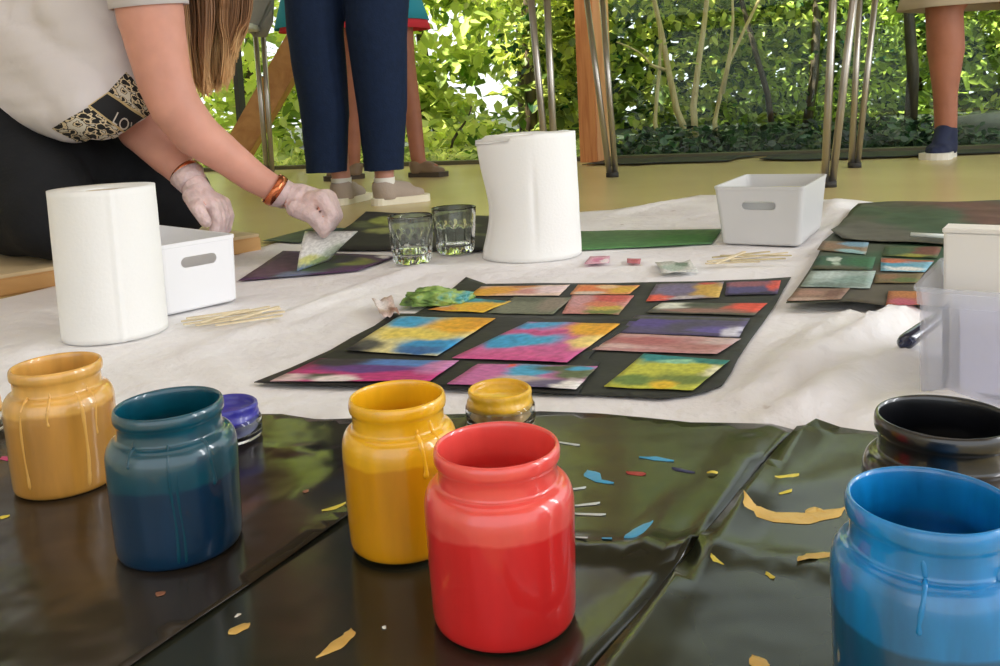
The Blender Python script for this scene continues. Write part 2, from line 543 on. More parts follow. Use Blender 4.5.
# denser, darker side behind the panes
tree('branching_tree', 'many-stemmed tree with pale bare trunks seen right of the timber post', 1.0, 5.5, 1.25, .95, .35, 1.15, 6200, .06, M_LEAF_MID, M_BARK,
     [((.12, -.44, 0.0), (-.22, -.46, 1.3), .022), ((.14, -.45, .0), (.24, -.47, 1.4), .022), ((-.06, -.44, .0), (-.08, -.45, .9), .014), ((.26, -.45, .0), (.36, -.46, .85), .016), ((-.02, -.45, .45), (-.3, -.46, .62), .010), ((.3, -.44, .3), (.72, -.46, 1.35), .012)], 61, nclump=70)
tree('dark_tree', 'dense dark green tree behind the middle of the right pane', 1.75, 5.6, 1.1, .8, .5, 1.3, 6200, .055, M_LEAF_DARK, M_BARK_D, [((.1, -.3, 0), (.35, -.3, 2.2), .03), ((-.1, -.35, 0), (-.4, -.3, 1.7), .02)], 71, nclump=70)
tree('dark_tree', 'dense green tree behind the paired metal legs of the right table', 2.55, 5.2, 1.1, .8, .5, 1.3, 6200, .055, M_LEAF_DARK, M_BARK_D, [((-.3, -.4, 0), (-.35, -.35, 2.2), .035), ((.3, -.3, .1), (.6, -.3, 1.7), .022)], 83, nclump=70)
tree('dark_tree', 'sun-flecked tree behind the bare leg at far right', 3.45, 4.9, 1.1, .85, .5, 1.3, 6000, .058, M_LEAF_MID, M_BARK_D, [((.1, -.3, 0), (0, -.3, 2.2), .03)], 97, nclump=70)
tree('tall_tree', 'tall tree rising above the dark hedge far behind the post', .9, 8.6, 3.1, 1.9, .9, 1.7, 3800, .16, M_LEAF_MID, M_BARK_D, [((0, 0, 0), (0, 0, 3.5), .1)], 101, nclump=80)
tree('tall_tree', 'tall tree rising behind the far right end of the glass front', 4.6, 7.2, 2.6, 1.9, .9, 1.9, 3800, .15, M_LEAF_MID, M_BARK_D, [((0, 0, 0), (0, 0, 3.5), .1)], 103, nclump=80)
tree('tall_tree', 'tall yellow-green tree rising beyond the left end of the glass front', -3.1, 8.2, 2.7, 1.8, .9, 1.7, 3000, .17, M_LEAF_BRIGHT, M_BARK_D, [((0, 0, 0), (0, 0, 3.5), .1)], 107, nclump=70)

# clipped dark hedge far behind, ground ivy and low stones
hd = empty('hedge', (2.9, 9.2, -.03), 0, 'long dark hedge closing off the garden behind the right panes', 'hedge')
def hedge_fn(Q):
    return Vector((Q.uniform(-2.6, 3.4), Q.gauss(0, .25), Q.uniform(0, 2.3))), Q.uniform(.05, .75)
foliage('foliage', 8000, hedge_fn, .2, M_LEAF_DARK, hd, 201)
for k in range(5):
    tube('stem', [(-2.2 + k * 1.25, .1, 0), (-2.15 + k * 1.25, .1, 2.0)], .03, M_BARK_D, hd, 6)
def ivy_fn(Q):
    X = Q.uniform(.45, 4.2); p = wall_pt(X) + WN * (.16 + Q.random() ** 1.6 * 1.25)
    d_ = (p - wall_pt(X)).length
    return Vector((p.x, p.y, -.03 + Q.random() * (.06 + .08 * min(1, d_ / .6)))), Q.uniform(.0, .55)
o = foliage('ground_ivy', 7000, ivy_fn, .05, M_LEAF_DEEP, None, 211); tag(o, 'dark green ivy covering the ground outside the panes', 'ground cover', kind='stuff')
def grass_fn(Q):
    X = Q.uniform(-1.9, .35); p = wall_pt(X) + WN * (.12 + Q.random() * 1.1)
    return Vector((p.x, p.y, -.03 + Q.random() * .08)), Q.uniform(.2, 1)
o = foliage('ground_plants', 2600, grass_fn, .06, M_LEAF_BRIGHT, None, 213); tag(o, 'light green weeds covering the ground outside the open door', 'ground cover', kind='stuff')

M_STONE = mat('grey_stone', srgb(112, 114, 104), 0.9, var=0.35, vscale=10, bump=.4, bscale=14)
def stone(name, c, sx, sy, sz, seed, label, rz=0.0):
    bm = bmesh.new()
    bmesh.ops.create_icosphere(bm, subdivisions=3, radius=1.0)
    for v in bm.verts:
        q = v.co.copy()
        s = 1 + .18 * noise.noise(q * 1.3 + Vector((seed, 0, 0)))
        p = 3.2
        k = (abs(q.x) ** p + abs(q.y) ** p + abs(q.z) ** p) ** (-1 / p)
        v.co = Vector((q.x * k * sx * s, q.y * k * sy * s, q.z * k * sz * s))
    o = link(name, from_bm(name, bm), M_STONE, loc=c)
    o.rotation_euler.z = rz
    return tag(o, label, 'stone')
c = onY(985, 135, 3.95)
stone('garden_stone', (c.x + .12, c.y, .03), .30, .12, .10, 3, 'low grey garden stone outside right of the navy shoe', -.3)
c = onY(880, 140, 4.2)
stone('garden_stone', (c.x, c.y, .0), .20, .10, .06, 9, 'low grey garden stone outside just left of the bare leg', -.3)

# ------------------------------------------------------------------ cloths and sheets
def seg_dist(p, a, b):
    ab = b - a
    t = max(0, min(1, (p - a).dot(ab) / max(1e-9, ab.length_squared)))
    return (p - a - ab * t).length, t

def sheet(name, outline, step, zfun, mat_, parent=None, thick=0.0008, dens=None, keep_world=False):
    """a cloth or foil cut to an outline (floor points), triangulated over a fine grid"""
    P = [Vector((p[0], p[1])) for p in outline]
    fine = []
    for i in range(len(P)):
        a, b_ = P[i], P[(i + 1) % len(P)]
        k = max(1, int((b_ - a).length / step))
        for j in range(k): fine.append(a.lerp(b_, j / k))
    n0 = len(fine)
    xs = [p.x for p in P]; ys = [p.y for p in P]
    # point in polygon
    def inside(q):
        c_ = False
        for i in range(n0):
            a, b_ = fine[i], fine[i - 1]
            if (a.y > q.y) != (b_.y > q.y) and q.x < (b_.x - a.x) * (q.y - a.y) / (b_.y - a.y) + a.x: c_ = not c_
        return c_
    pts = list(fine)
    y = min(ys)
    row = 0
    while y < max(ys):
        x = min(xs) + (step / 2 if row % 2 else 0)
        while x < max(xs):
            q = Vector((x, y))
            if inside(q) and min((q - f).length_squared for f in fine) > (step * .45) ** 2:
                pts.append(q)
            x += step
        y += step * .866; row += 1
    edges = [(i, (i + 1) % n0) for i in range(n0)]
    co, ed, fa, *_ = delaunay_2d_cdt(pts, edges, [list(range(n0))], 1, 1e-6)
    x0, x1, y0, y1 = min(xs), max(xs), min(ys), max(ys)
    vs = [(p.x, p.y, zfun(p.x, p.y)) for p in co]
    uv = [((p.x - x0) / (x1 - x0), (p.y - y0) / (y1 - y0)) for p in co]
    me = mesh(name, vs, fa, uv)
    bm = bmesh.new(); bm.from_mesh(me)
    bmesh.ops.recalc_face_normals(bm, faces=bm.faces)
    if sum(f.normal.z for f in bm.faces) < 0: bmesh.ops.reverse_faces(bm, faces=bm.faces)
    bm.to_mesh(me); bm.free()
    o = link(name, me, mat_, parent, keep_world=keep_world)
    if thick:
        s = o.modifiers.new('solid', 'SOLIDIFY'); s.thickness = thick; s.offset = -1
    return o

def A(px, py, z=0.0):
    p = at(px, py, z)
    return Vector((p.x, p.y))

# --- white cloth
WHITE_OUT = [A(*q) for q in [(-120, 352), (0, 301), (58, 287), (155, 268), (238, 256), (266, 247), (286, 241), (340, 236), (400, 233), (490, 226), (580, 213), (612, 211), (645, 206), (672, 201), (700, 196), (760, 196), (825, 201), (842, 200), (900, 206), (1000, 215), (1130, 225)]]
WHITE_OUT += [A(1230, 330), A(1190, 470), A(900, 470), A(800, 452), A(540, 440), A(300, 440), A(-150, 470)]
RIDGES = []
for (a, b_, h, w) in [((180, 362), (420, 268), .008, .016), ((745, 405), (905, 318), .020, .016), ((790, 415), (915, 355), .017, .016), ((842, 320), (1010, 318), .006, .010), ((765, 372), (850, 318), .012, .013), ((858, 345), (895, 322), .010, .012),
                      ((20, 330), (50, 310), .006, .02), ((190, 350), (245, 395), .006, .012), ((300, 330), (370, 300), .006, .010), ((200, 345), (290, 330), .004, .008), ((255, 290), (360, 276), .004, .010), ((390, 283), (430, 268), .005, .008), ((20, 360), (50, 340), .005, .015), ((120, 380), (180, 395), .006, .014), ((810, 400), (880, 345), .008, .008), ((760, 385), (840, 335), .009, .009), ((850, 425), (905, 400), .008, .010), ((690, 200), (610, 216), .008, .02), ((828, 222), (838, 203), .015, .03), ((560, 272), (700, 268), .004, .012), ((520, 275), (445, 282), .005, .015),
                      ((812, 262), (846, 215), .010, .010), ((900, 420), (985, 395), .012, .02), ((770, 425), (860, 398), .010, .012)]:
    RIDGES.append((A(*a), A(*b_), h, w))
def z_white(x, y):
    z = .0022
    q = Vector((x, y))
    for a, b_, h, w in RIDGES:
        d, t = seg_dist(q, a, b_)
        if d < 3 * w:
            z += h * math.exp(-(d / w) ** 2) * (.55 + .45 * math.sin(math.pi * t))
    z += .0011 * (noise.noise(Vector((x * 9, y * 9, 0))) + .6) + .0006 * noise.noise(Vector((x * 30, y * 30, 3)))
    return max(.0012, z)
m, nt, b = new_mat('white_cotton')
N, L = nt.nodes, nt.links
tc = N.new('ShaderNodeTexCoord')
n1 = N.new('ShaderNodeTexNoise'); n1.inputs['Scale'].default_value = 3.2; n1.inputs['Detail'].default_value = 6
r1 = N.new('ShaderNodeValToRGB')
r1.color_ramp.elements[0].position = .35; r1.color_ramp.elements[1].position = .6
r1.color_ramp.elements[0].color = C4(srgb(228, 223, 224)); r1.color_ramp.elements[1].color = C4(srgb(244, 242, 242))
L.new(tc.outputs['Object'], n1.inputs['Vector']); L.new(n1.outputs['Fac'], r1.inputs['Fac'])
n2 = N.new('ShaderNodeTexNoise'); n2.inputs['Scale'].default_value = 26; n2.inputs['Detail'].default_value = 2
r2 = N.new('ShaderNodeValToRGB'); r2.color_ramp.elements[0].position = .73; r2.color_ramp.elements[1].position = .79
r2.color_ramp.elements[0].color = (0, 0, 0, 1); r2.color_ramp.elements[1].color = (.6, .6, .6, 1)
L.new(tc.outputs['Object'], n2.inputs['Vector']); L.new(n2.outputs['Fac'], r2.inputs['Fac'])
mx = N.new('ShaderNodeMix'); mx.data_type = 'RGBA'
L.new(r2.outputs['Color'], mx.inputs['Factor']); L.new(r1.outputs['Color'], mx.inputs['A']); mx.inputs['B'].default_value = C4(srgb(150, 120, 112))
L.new(mx.outputs['Result'], b.inputs['Base Color'])
b.inputs['Roughness'].default_value = .85
nb = N.new('ShaderNodeTexNoise'); nb.inputs['Scale'].default_value = 55; nb.inputs['Detail'].default_value = 4
bp = N.new('ShaderNodeBump'); bp.inputs['Strength'].default_value = .3; bp.inputs['Distance'].default_value = .01
L.new(tc.outputs['Object'], nb.inputs['Vector']); L.new(nb.outputs['Fac'], bp.inputs['Height'])
nc = N.new('ShaderNodeTexNoise'); nc.inputs['Scale'].default_value = 11; nc.inputs['Detail'].default_value = 5; nc.inputs['Distortion'].default_value = .5
bp2 = N.new('ShaderNodeBump'); bp2.inputs['Strength'].default_value = .42; bp2.inputs['Distance'].default_value = .02
L.new(tc.outputs['Object'], nc.inputs['Vector']); L.new(nc.outputs['Fac'], bp2.inputs['Height']); L.new(bp.outputs['Normal'], bp2.inputs['Normal'])
L.new(bp2.outputs['Normal'], b.inputs['Normal'])
M_COTTON = m
cloth = sheet('drop_cloth', WHITE_OUT, .017, z_white, M_COTTON)
tag(cloth, 'large crumpled white cloth spread over the floor under the paintings', 'cloth')

def A6(px, py):
    return A(px, py, .0066)
# --- black plastic sheets in front
def foil_mat(name, col, rough, bump, bscale, var=.5):
    m, nt, b = new_mat(name)
    N, L = nt.nodes, nt.links
    tc = N.new('ShaderNodeTexCoord'); mp = N.new('ShaderNodeMapping'); mp.inputs['Scale'].default_value = (1, 1, 1)
    L.new(tc.outputs['Object'], mp.inputs['Vector'])
    n = N.new('ShaderNodeTexNoise'); n.inputs['Scale'].default_value = bscale; n.inputs['Detail'].default_value = 3
    L.new(mp.outputs[0], n.inputs['Vector'])
    bp = N.new('ShaderNodeBump'); bp.inputs['Strength'].default_value = bump; bp.inputs['Distance'].default_value = .02
    L.new(n.outputs['Fac'], bp.inputs['Height']); L.new(bp.outputs['Normal'], b.inputs['Normal'])
    v = N.new('ShaderNodeTexNoise'); v.inputs['Scale'].default_value = 7; v.inputs['Detail'].default_value = 5
    L.new(mp.outputs[0], v.inputs['Vector'])
    r = N.new('ShaderNodeValToRGB'); r.color_ramp.elements[0].position = .35; r.color_ramp.elements[1].position = .7
    r.color_ramp.elements[0].color = C4([c * (1 - var) for c in col]); r.color_ramp.elements[1].color = C4([c * (1 + var) for c in col])
    L.new(v.outputs['Fac'], r.inputs['Fac']); L.new(r.outputs['Color'], b.inputs['Base Color'])
    rr = N.new('ShaderNodeMapRange'); rr.inputs['To Min'].default_value = rough * .8; rr.inputs['To Max'].default_value = rough * 1.5
    L.new(v.outputs['Fac'], rr.inputs['Value']); L.new(rr.outputs[0], b.inputs['Roughness'])
    b.inputs['Specular IOR Level'].default_value = .5
    return m
M_FOIL = foil_mat('black_foil', srgb(42, 44, 34), .16, .14, 7)
M_FOIL_L = foil_mat('brown_reflection_foil', srgb(46, 40, 33), .17, .22, 9)  # brown of things mirrored in the plastic is put into its colour
M_FOIL_R = foil_mat('black_foil_right', srgb(52, 55, 39), .18, .17, 7)  # lighter copy of the black foil, its lit olive sheen in the colour

SEAM_A, SEAM_B = A6(540, 740), A6(798, 431)
CREASE = [(A6(545, 543), A6(692, 552)), (A6(692, 552), A6(1000, 590))]
RIDGE_MID = [(A6(692, 552), A6(560, 690), .0035, .006), (A6(693, 548), A6(789, 430), .0035, .005), (A6(640, 560), A6(745, 440), .0025, .006), (A6(540, 545), A6(692, 553), .003, .008), (A6(771, 428), A6(700, 520), .0025, .004)]
def z_mid(x, y):
    q = Vector((x, y)); z = .0062
    for a, b_, h, w in RIDGE_MID:
        d, t = seg_dist(q, a, b_)
        if d < 3 * w: z += 1.5 * h * math.exp(-(d / w) ** 2)
    return z + .0012 * noise.noise(Vector((x * 8, y * 8, 7)))
RIDGE_R = [(A6(802, 432), A6(555, 735), .0045, .008), (A6(694, 545), A6(1010, 598), .002, .006), (A6(815, 424), A6(845, 420), .004, .01), (A6(760, 500), A6(870, 470), .0015, .015)]
def z_right(x, y):
    q = Vector((x, y)); z = .0066
    for a, b_, h, w in RIDGE_R:
        d, t = seg_dist(q, a, b_)
        if d < 3 * w: z += 1.4 * h * math.exp(-(d / w) ** 2)
    return z + .0016 * noise.noise(Vector((x * 9, y * 9, 17)))
RIDGE_L = [(A6(250, 448), A6(345, 454), .0025, .004), (A6(120, 685), A6(495, 415), .0018, .004), (A6(130, 600), A6(60, 560), .0015, .02), (A6(250, 520), A6(345, 470), .0015, .015)]
def z_left(x, y):
    q = Vector((x, y)); z = .0078
    for a, b_, h, w in RIDGE_L:
        d, t = seg_dist(q, a, b_)
        if d < 3 * w: z += h * math.exp(-(d / w) ** 2)
    return z + .0011 * noise.noise(Vector((x * 10, y * 10, 27)))
LEFT_OUT = [A6(*q) for q in [(-120, 445), (0, 428), (110, 420), (200, 417), (262, 415), (282, 415), (294, 417), (315, 420), (345, 421), (420, 416), (495, 414), (420, 468), (348, 518), (240, 592), (132, 666), (60, 720)]] + [A6(-200, 800), A6(-280, 560)]
MID_OUT = [A6(*q) for q in [(300, 420), (540, 411), (600, 413), (645, 417), (690, 422), (771, 423), (797, 431), (752, 482), (692, 553), (600, 666), (530, 760), (300, 820), (0, 820), (0, 720), (150, 560)]]
RIGHT_OUT = [A6(*q) for q in [(797, 433), (806, 428), (816, 425), (840, 428), (900, 434), (1010, 446), (1130, 460), (1250, 820), (500, 820), (528, 765), (600, 668), (692, 555), (752, 484)]]
f_mid = sheet('plastic_sheet', MID_OUT, .012, z_mid, M_FOIL); tag(f_mid, 'glossy black plastic sheet under the red and big yellow paint jars', 'plastic sheet')
f_right = sheet('plastic_sheet', RIGHT_OUT, .012, z_right, M_FOIL_R); tag(f_right, 'glossy black plastic sheet under the light blue jar, right of the hemmed seam', 'plastic sheet')
f_left = sheet('plastic_sheet', LEFT_OUT, .012, z_left, M_FOIL_L); tag(f_left, 'black plastic sheet with brown reflections painted in, under the teal and ochre jars', 'plastic sheet')

# dried smears: flat ribbons of paint lying on the sheets
def paintm(name, c): return mat(name, c, .35, .5, bump=.2, bscale=90)
M_SM = {'ochre': paintm('ochre_smear', srgb(226, 186, 102)), 'blue': paintm('blue_smear', srgb(70, 160, 205)), 'pale': paintm('pale_smear', srgb(206, 214, 210)), 'red': paintm('red_smear', srgb(170, 50, 52)), 'navy': paintm('navy_smear', srgb(52, 52, 92)), 'pink': paintm('pink_smear', srgb(214, 70, 130)), 'yellow': paintm('yellow_smear', srgb(226, 206, 80)), 'white': paintm('white_fleck', srgb(238, 236, 224)), 'rust': paintm('rust_smear', srgb(140, 92, 66))}
def smear(parent, zf, pts, ws, kind, seed=0):
    P = [A6(*q) for q in pts]
    # resample
    R = random.Random(seed + len(pts) * 13 + int(pts[0][0]))
    C, W = [], []
    for i in range(len(P) - 1):
        for j in range(6):
            f = j / 6
            C.append(P[i].lerp(P[i + 1], f)); W.append(ws[i] + (ws[i + 1] - ws[i]) * f)
    C.append(P[-1]); W.append(ws[-1])
    vs, fs = [], []
    for i, c in enumerate(C):
        t = (C[min(i + 1, len(C) - 1)] - C[max(0, i - 1)]).normalized()
        nn = Vector((-t.y, t.x))
        w = W[i] * .0009 * min(1, .12 + 1.6 * math.sin(math.pi * i / (len(C) - 1)) ** .8) * (1 + .35 * noise.noise(Vector((i * .22, pts[0][0], 0))))
        for s, h in ((-1, .0003), (0, .0012), (1, .0003)):
            q = c + nn * s * w
            vs.append((q.x, q.y, zf(q.x, q.y) + h))
    for i in range(len(C) - 1):
        for k in range(2):
            a = i * 3 + k
            fs.append((a, a + 3, a + 4, a + 1))
    link('paint_smear', mesh('paint_smear', vs, fs), M_SM[kind], parent)
smear(f_right, z_right, [(744, 503), (752, 512), (775, 518), (805, 519), (832, 514), (846, 508)], [2, 6, 7, 8, 6, 2], 'ochre')
smear(f_right, z_right, [(805, 514), (816, 510), (826, 514)], [2, 4, 2], 'ochre')
smear(f_right, z_right, [(797, 565), (812, 557), (834, 553)], [2, 5, 2], 'ochre')
smear(f_right, z_right, [(711, 560), (717, 563), (724, 566)], [2, 3, 1], 'yellow')
smear(f_right, z_right, [(766, 573), (774, 579)], [2, 2], 'yellow')
smear(f_right, z_right, [(752, 655), (758, 661), (764, 668)], [3, 5, 4], 'ochre')
smear(f_right, z_right, [(775, 482), (790, 478), (799, 476)], [1, 3, 3], 'yellow')
smear(f_right, z_right, [(779, 498), (792, 494)], [1, 2], 'yellow')
smear(f_mid, z_mid, [(602, 543), (612, 541)], [2, 3], 'blue')
smear(f_mid, z_mid, [(624, 539), (638, 533), (653, 522)], [2, 5, 3], 'blue')
smear(f_mid, z_mid, [(639, 457), (655, 458), (674, 461)], [1, 4, 2], 'blue')
smear(f_mid, z_mid, [(587, 470), (592, 474), (598, 480), (614, 483)], [3, 7, 3, 3], 'blue')
smear(f_mid, z_mid, [(573, 506), (600, 503)], [1, 2], 'pale')
smear(f_mid, z_mid, [(574, 514), (606, 515)], [1, 2], 'pale')
smear(f_mid, z_mid, [(572, 489), (586, 487)], [1, 2], 'pale')
smear(f_mid, z_mid, [(557, 442), (580, 445)], [1, 2], 'pale')
smear(f_mid, z_mid, [(574, 543), (588, 544)], [1, 1], 'pale')
smear(f_mid, z_mid, [(626, 472), (646, 474)], [3, 4], 'red')
smear(f_mid, z_mid, [(672, 468), (695, 473)], [3, 2], 'navy')
smear(f_mid, z_mid, [(707, 477), (718, 477)], [2, 2], 'yellow')
smear(f_mid, z_mid, [(316, 658), (335, 646), (349, 635), (351, 629)], [1, 4, 4, 2], 'ochre')
smear(f_mid, z_mid, [(228, 633), (240, 627), (250, 623)], [3, 4, 3], 'ochre')
smear(f_mid, z_mid, [(237, 614), (239, 615)], [2, 2], 'white')
smear(f_mid, z_mid, [(382, 628), (386, 627)], [1, 2], 'white')
smear(f_left, z_left, [(322, 514), (334, 511), (346, 506)], [1, 3, 1], 'yellow')
smear(f_left, z_left, [(0, 520), (10, 518)], [3, 2], 'yellow')
smear(f_left, z_left, [(2, 459), (12, 462)], [4, 3], 'pink')
smear(f_left, z_left, [(303, 497), (309, 495)], [2, 2], 'rust')
smear(f_left, z_left, [(156, 599), (166, 597)], [3, 2], 'rust')

# ------------------------------------------------------------------ papers and paintings
def z_cloth_at(p):
    return z_white(p.x, p.y)

def quad_sheet(name, corners, z, mat_, label=None, cat='painting', group=None, nx=14, ny=10, wave=.0006, curl=None, th=.0004, seed=0, parent=None, zbase=None):
    P = [A(*c, z) for c in corners]               # TL TR BR BL
    vs, uv, fs = [], [], []
    for j in range(ny + 1):
        v = j / ny
        for i in range(nx + 1):
            u = i / nx
            top = P[0].lerp(P[1], u); bot = P[3].lerp(P[2], u)
            q = top.lerp(bot, v)
            edge = max(abs(u - .5), abs(v - .5)) * 2
            h = z + wave * (noise.noise(Vector((u * 3 + seed * 5.1, v * 3, seed))) + .6) * (.6 + .8 * edge)
            if curl: h += curl(u, v)
            jit = .0012 * noise.noise(Vector((u * 6, v * 6, seed + 9)))
            vs.append((q.x + jit, q.y + jit, h)); uv.append((u, 1 - v))
    w = nx + 1
    for j in range(ny):
        for i in range(nx):
            a = j * w + i
            fs.append((a, a + w, a + w + 1, a + 1))
    me = mesh(name, vs, fs, uv)
    o = link(name, me, mat_, parent)
    s = o.modifiers.new('solid', 'SOLIDIFY'); s.thickness = th; s.offset = -1
    if label: tag(o, label, cat, group)
    return o

M_BLACKPAPER = mat('black_paper', srgb(52, 54, 48), .7, .4, var=.3, vscale=14, bump=.15, bscale=30)
M_BLACKPAPER2 = mat('black_paper_deep', srgb(34, 34, 32), .6, .4, var=.3, vscale=14, bump=.15, bscale=30)
M_GREENBLACK = mat('painted_green_black', srgb(76, 88, 64), .5, .4, var=.5, vscale=9, bump=.2, bscale=20, stretch=(1, 3, 1))

def z_const(h, amp=.0005, sd=0):
    return lambda x, y: h + amp * noise.noise(Vector((x * 12, y * 12, sd)))
ZP = .0062
up_out = [A(*q, ZP) for q in [(386, 330), (428, 306), (448, 292), (466, 277), (486, 284), (540, 283), (610, 283), (700, 281), (760, 279), (791, 277), (783, 290), (775, 305), (762, 324), (750, 340), (738, 358), (731, 372), (722, 385), (706, 391), (688, 395), (662, 398), (630, 396), (590, 394.5), (480, 390)]]
o = sheet('black_paper', up_out, .014, z_const(ZP, .0006, 2), M_BLACKPAPER); tag(o, 'large black backing paper under the painted squares, ending right at the lime painting', 'paper')
ZQ = .0082
low_out = [A(*q, ZQ) for q in [(254, 382), (290, 368), (330, 350), (352, 337), (374, 326), (392, 313), (470, 314), (560, 316), (640, 318.5), (622, 331), (600, 345), (588, 358), (600, 362), (588, 376), (578, 393.5), (520, 391), (450, 388), (390, 386), (330, 385)]]
o = sheet('black_paper', low_out, .014, z_const(ZQ, .0005, 5), M_BLACKPAPER2); tag(o, 'second black backing paper lying on top at the lower left of the collage', 'paper')

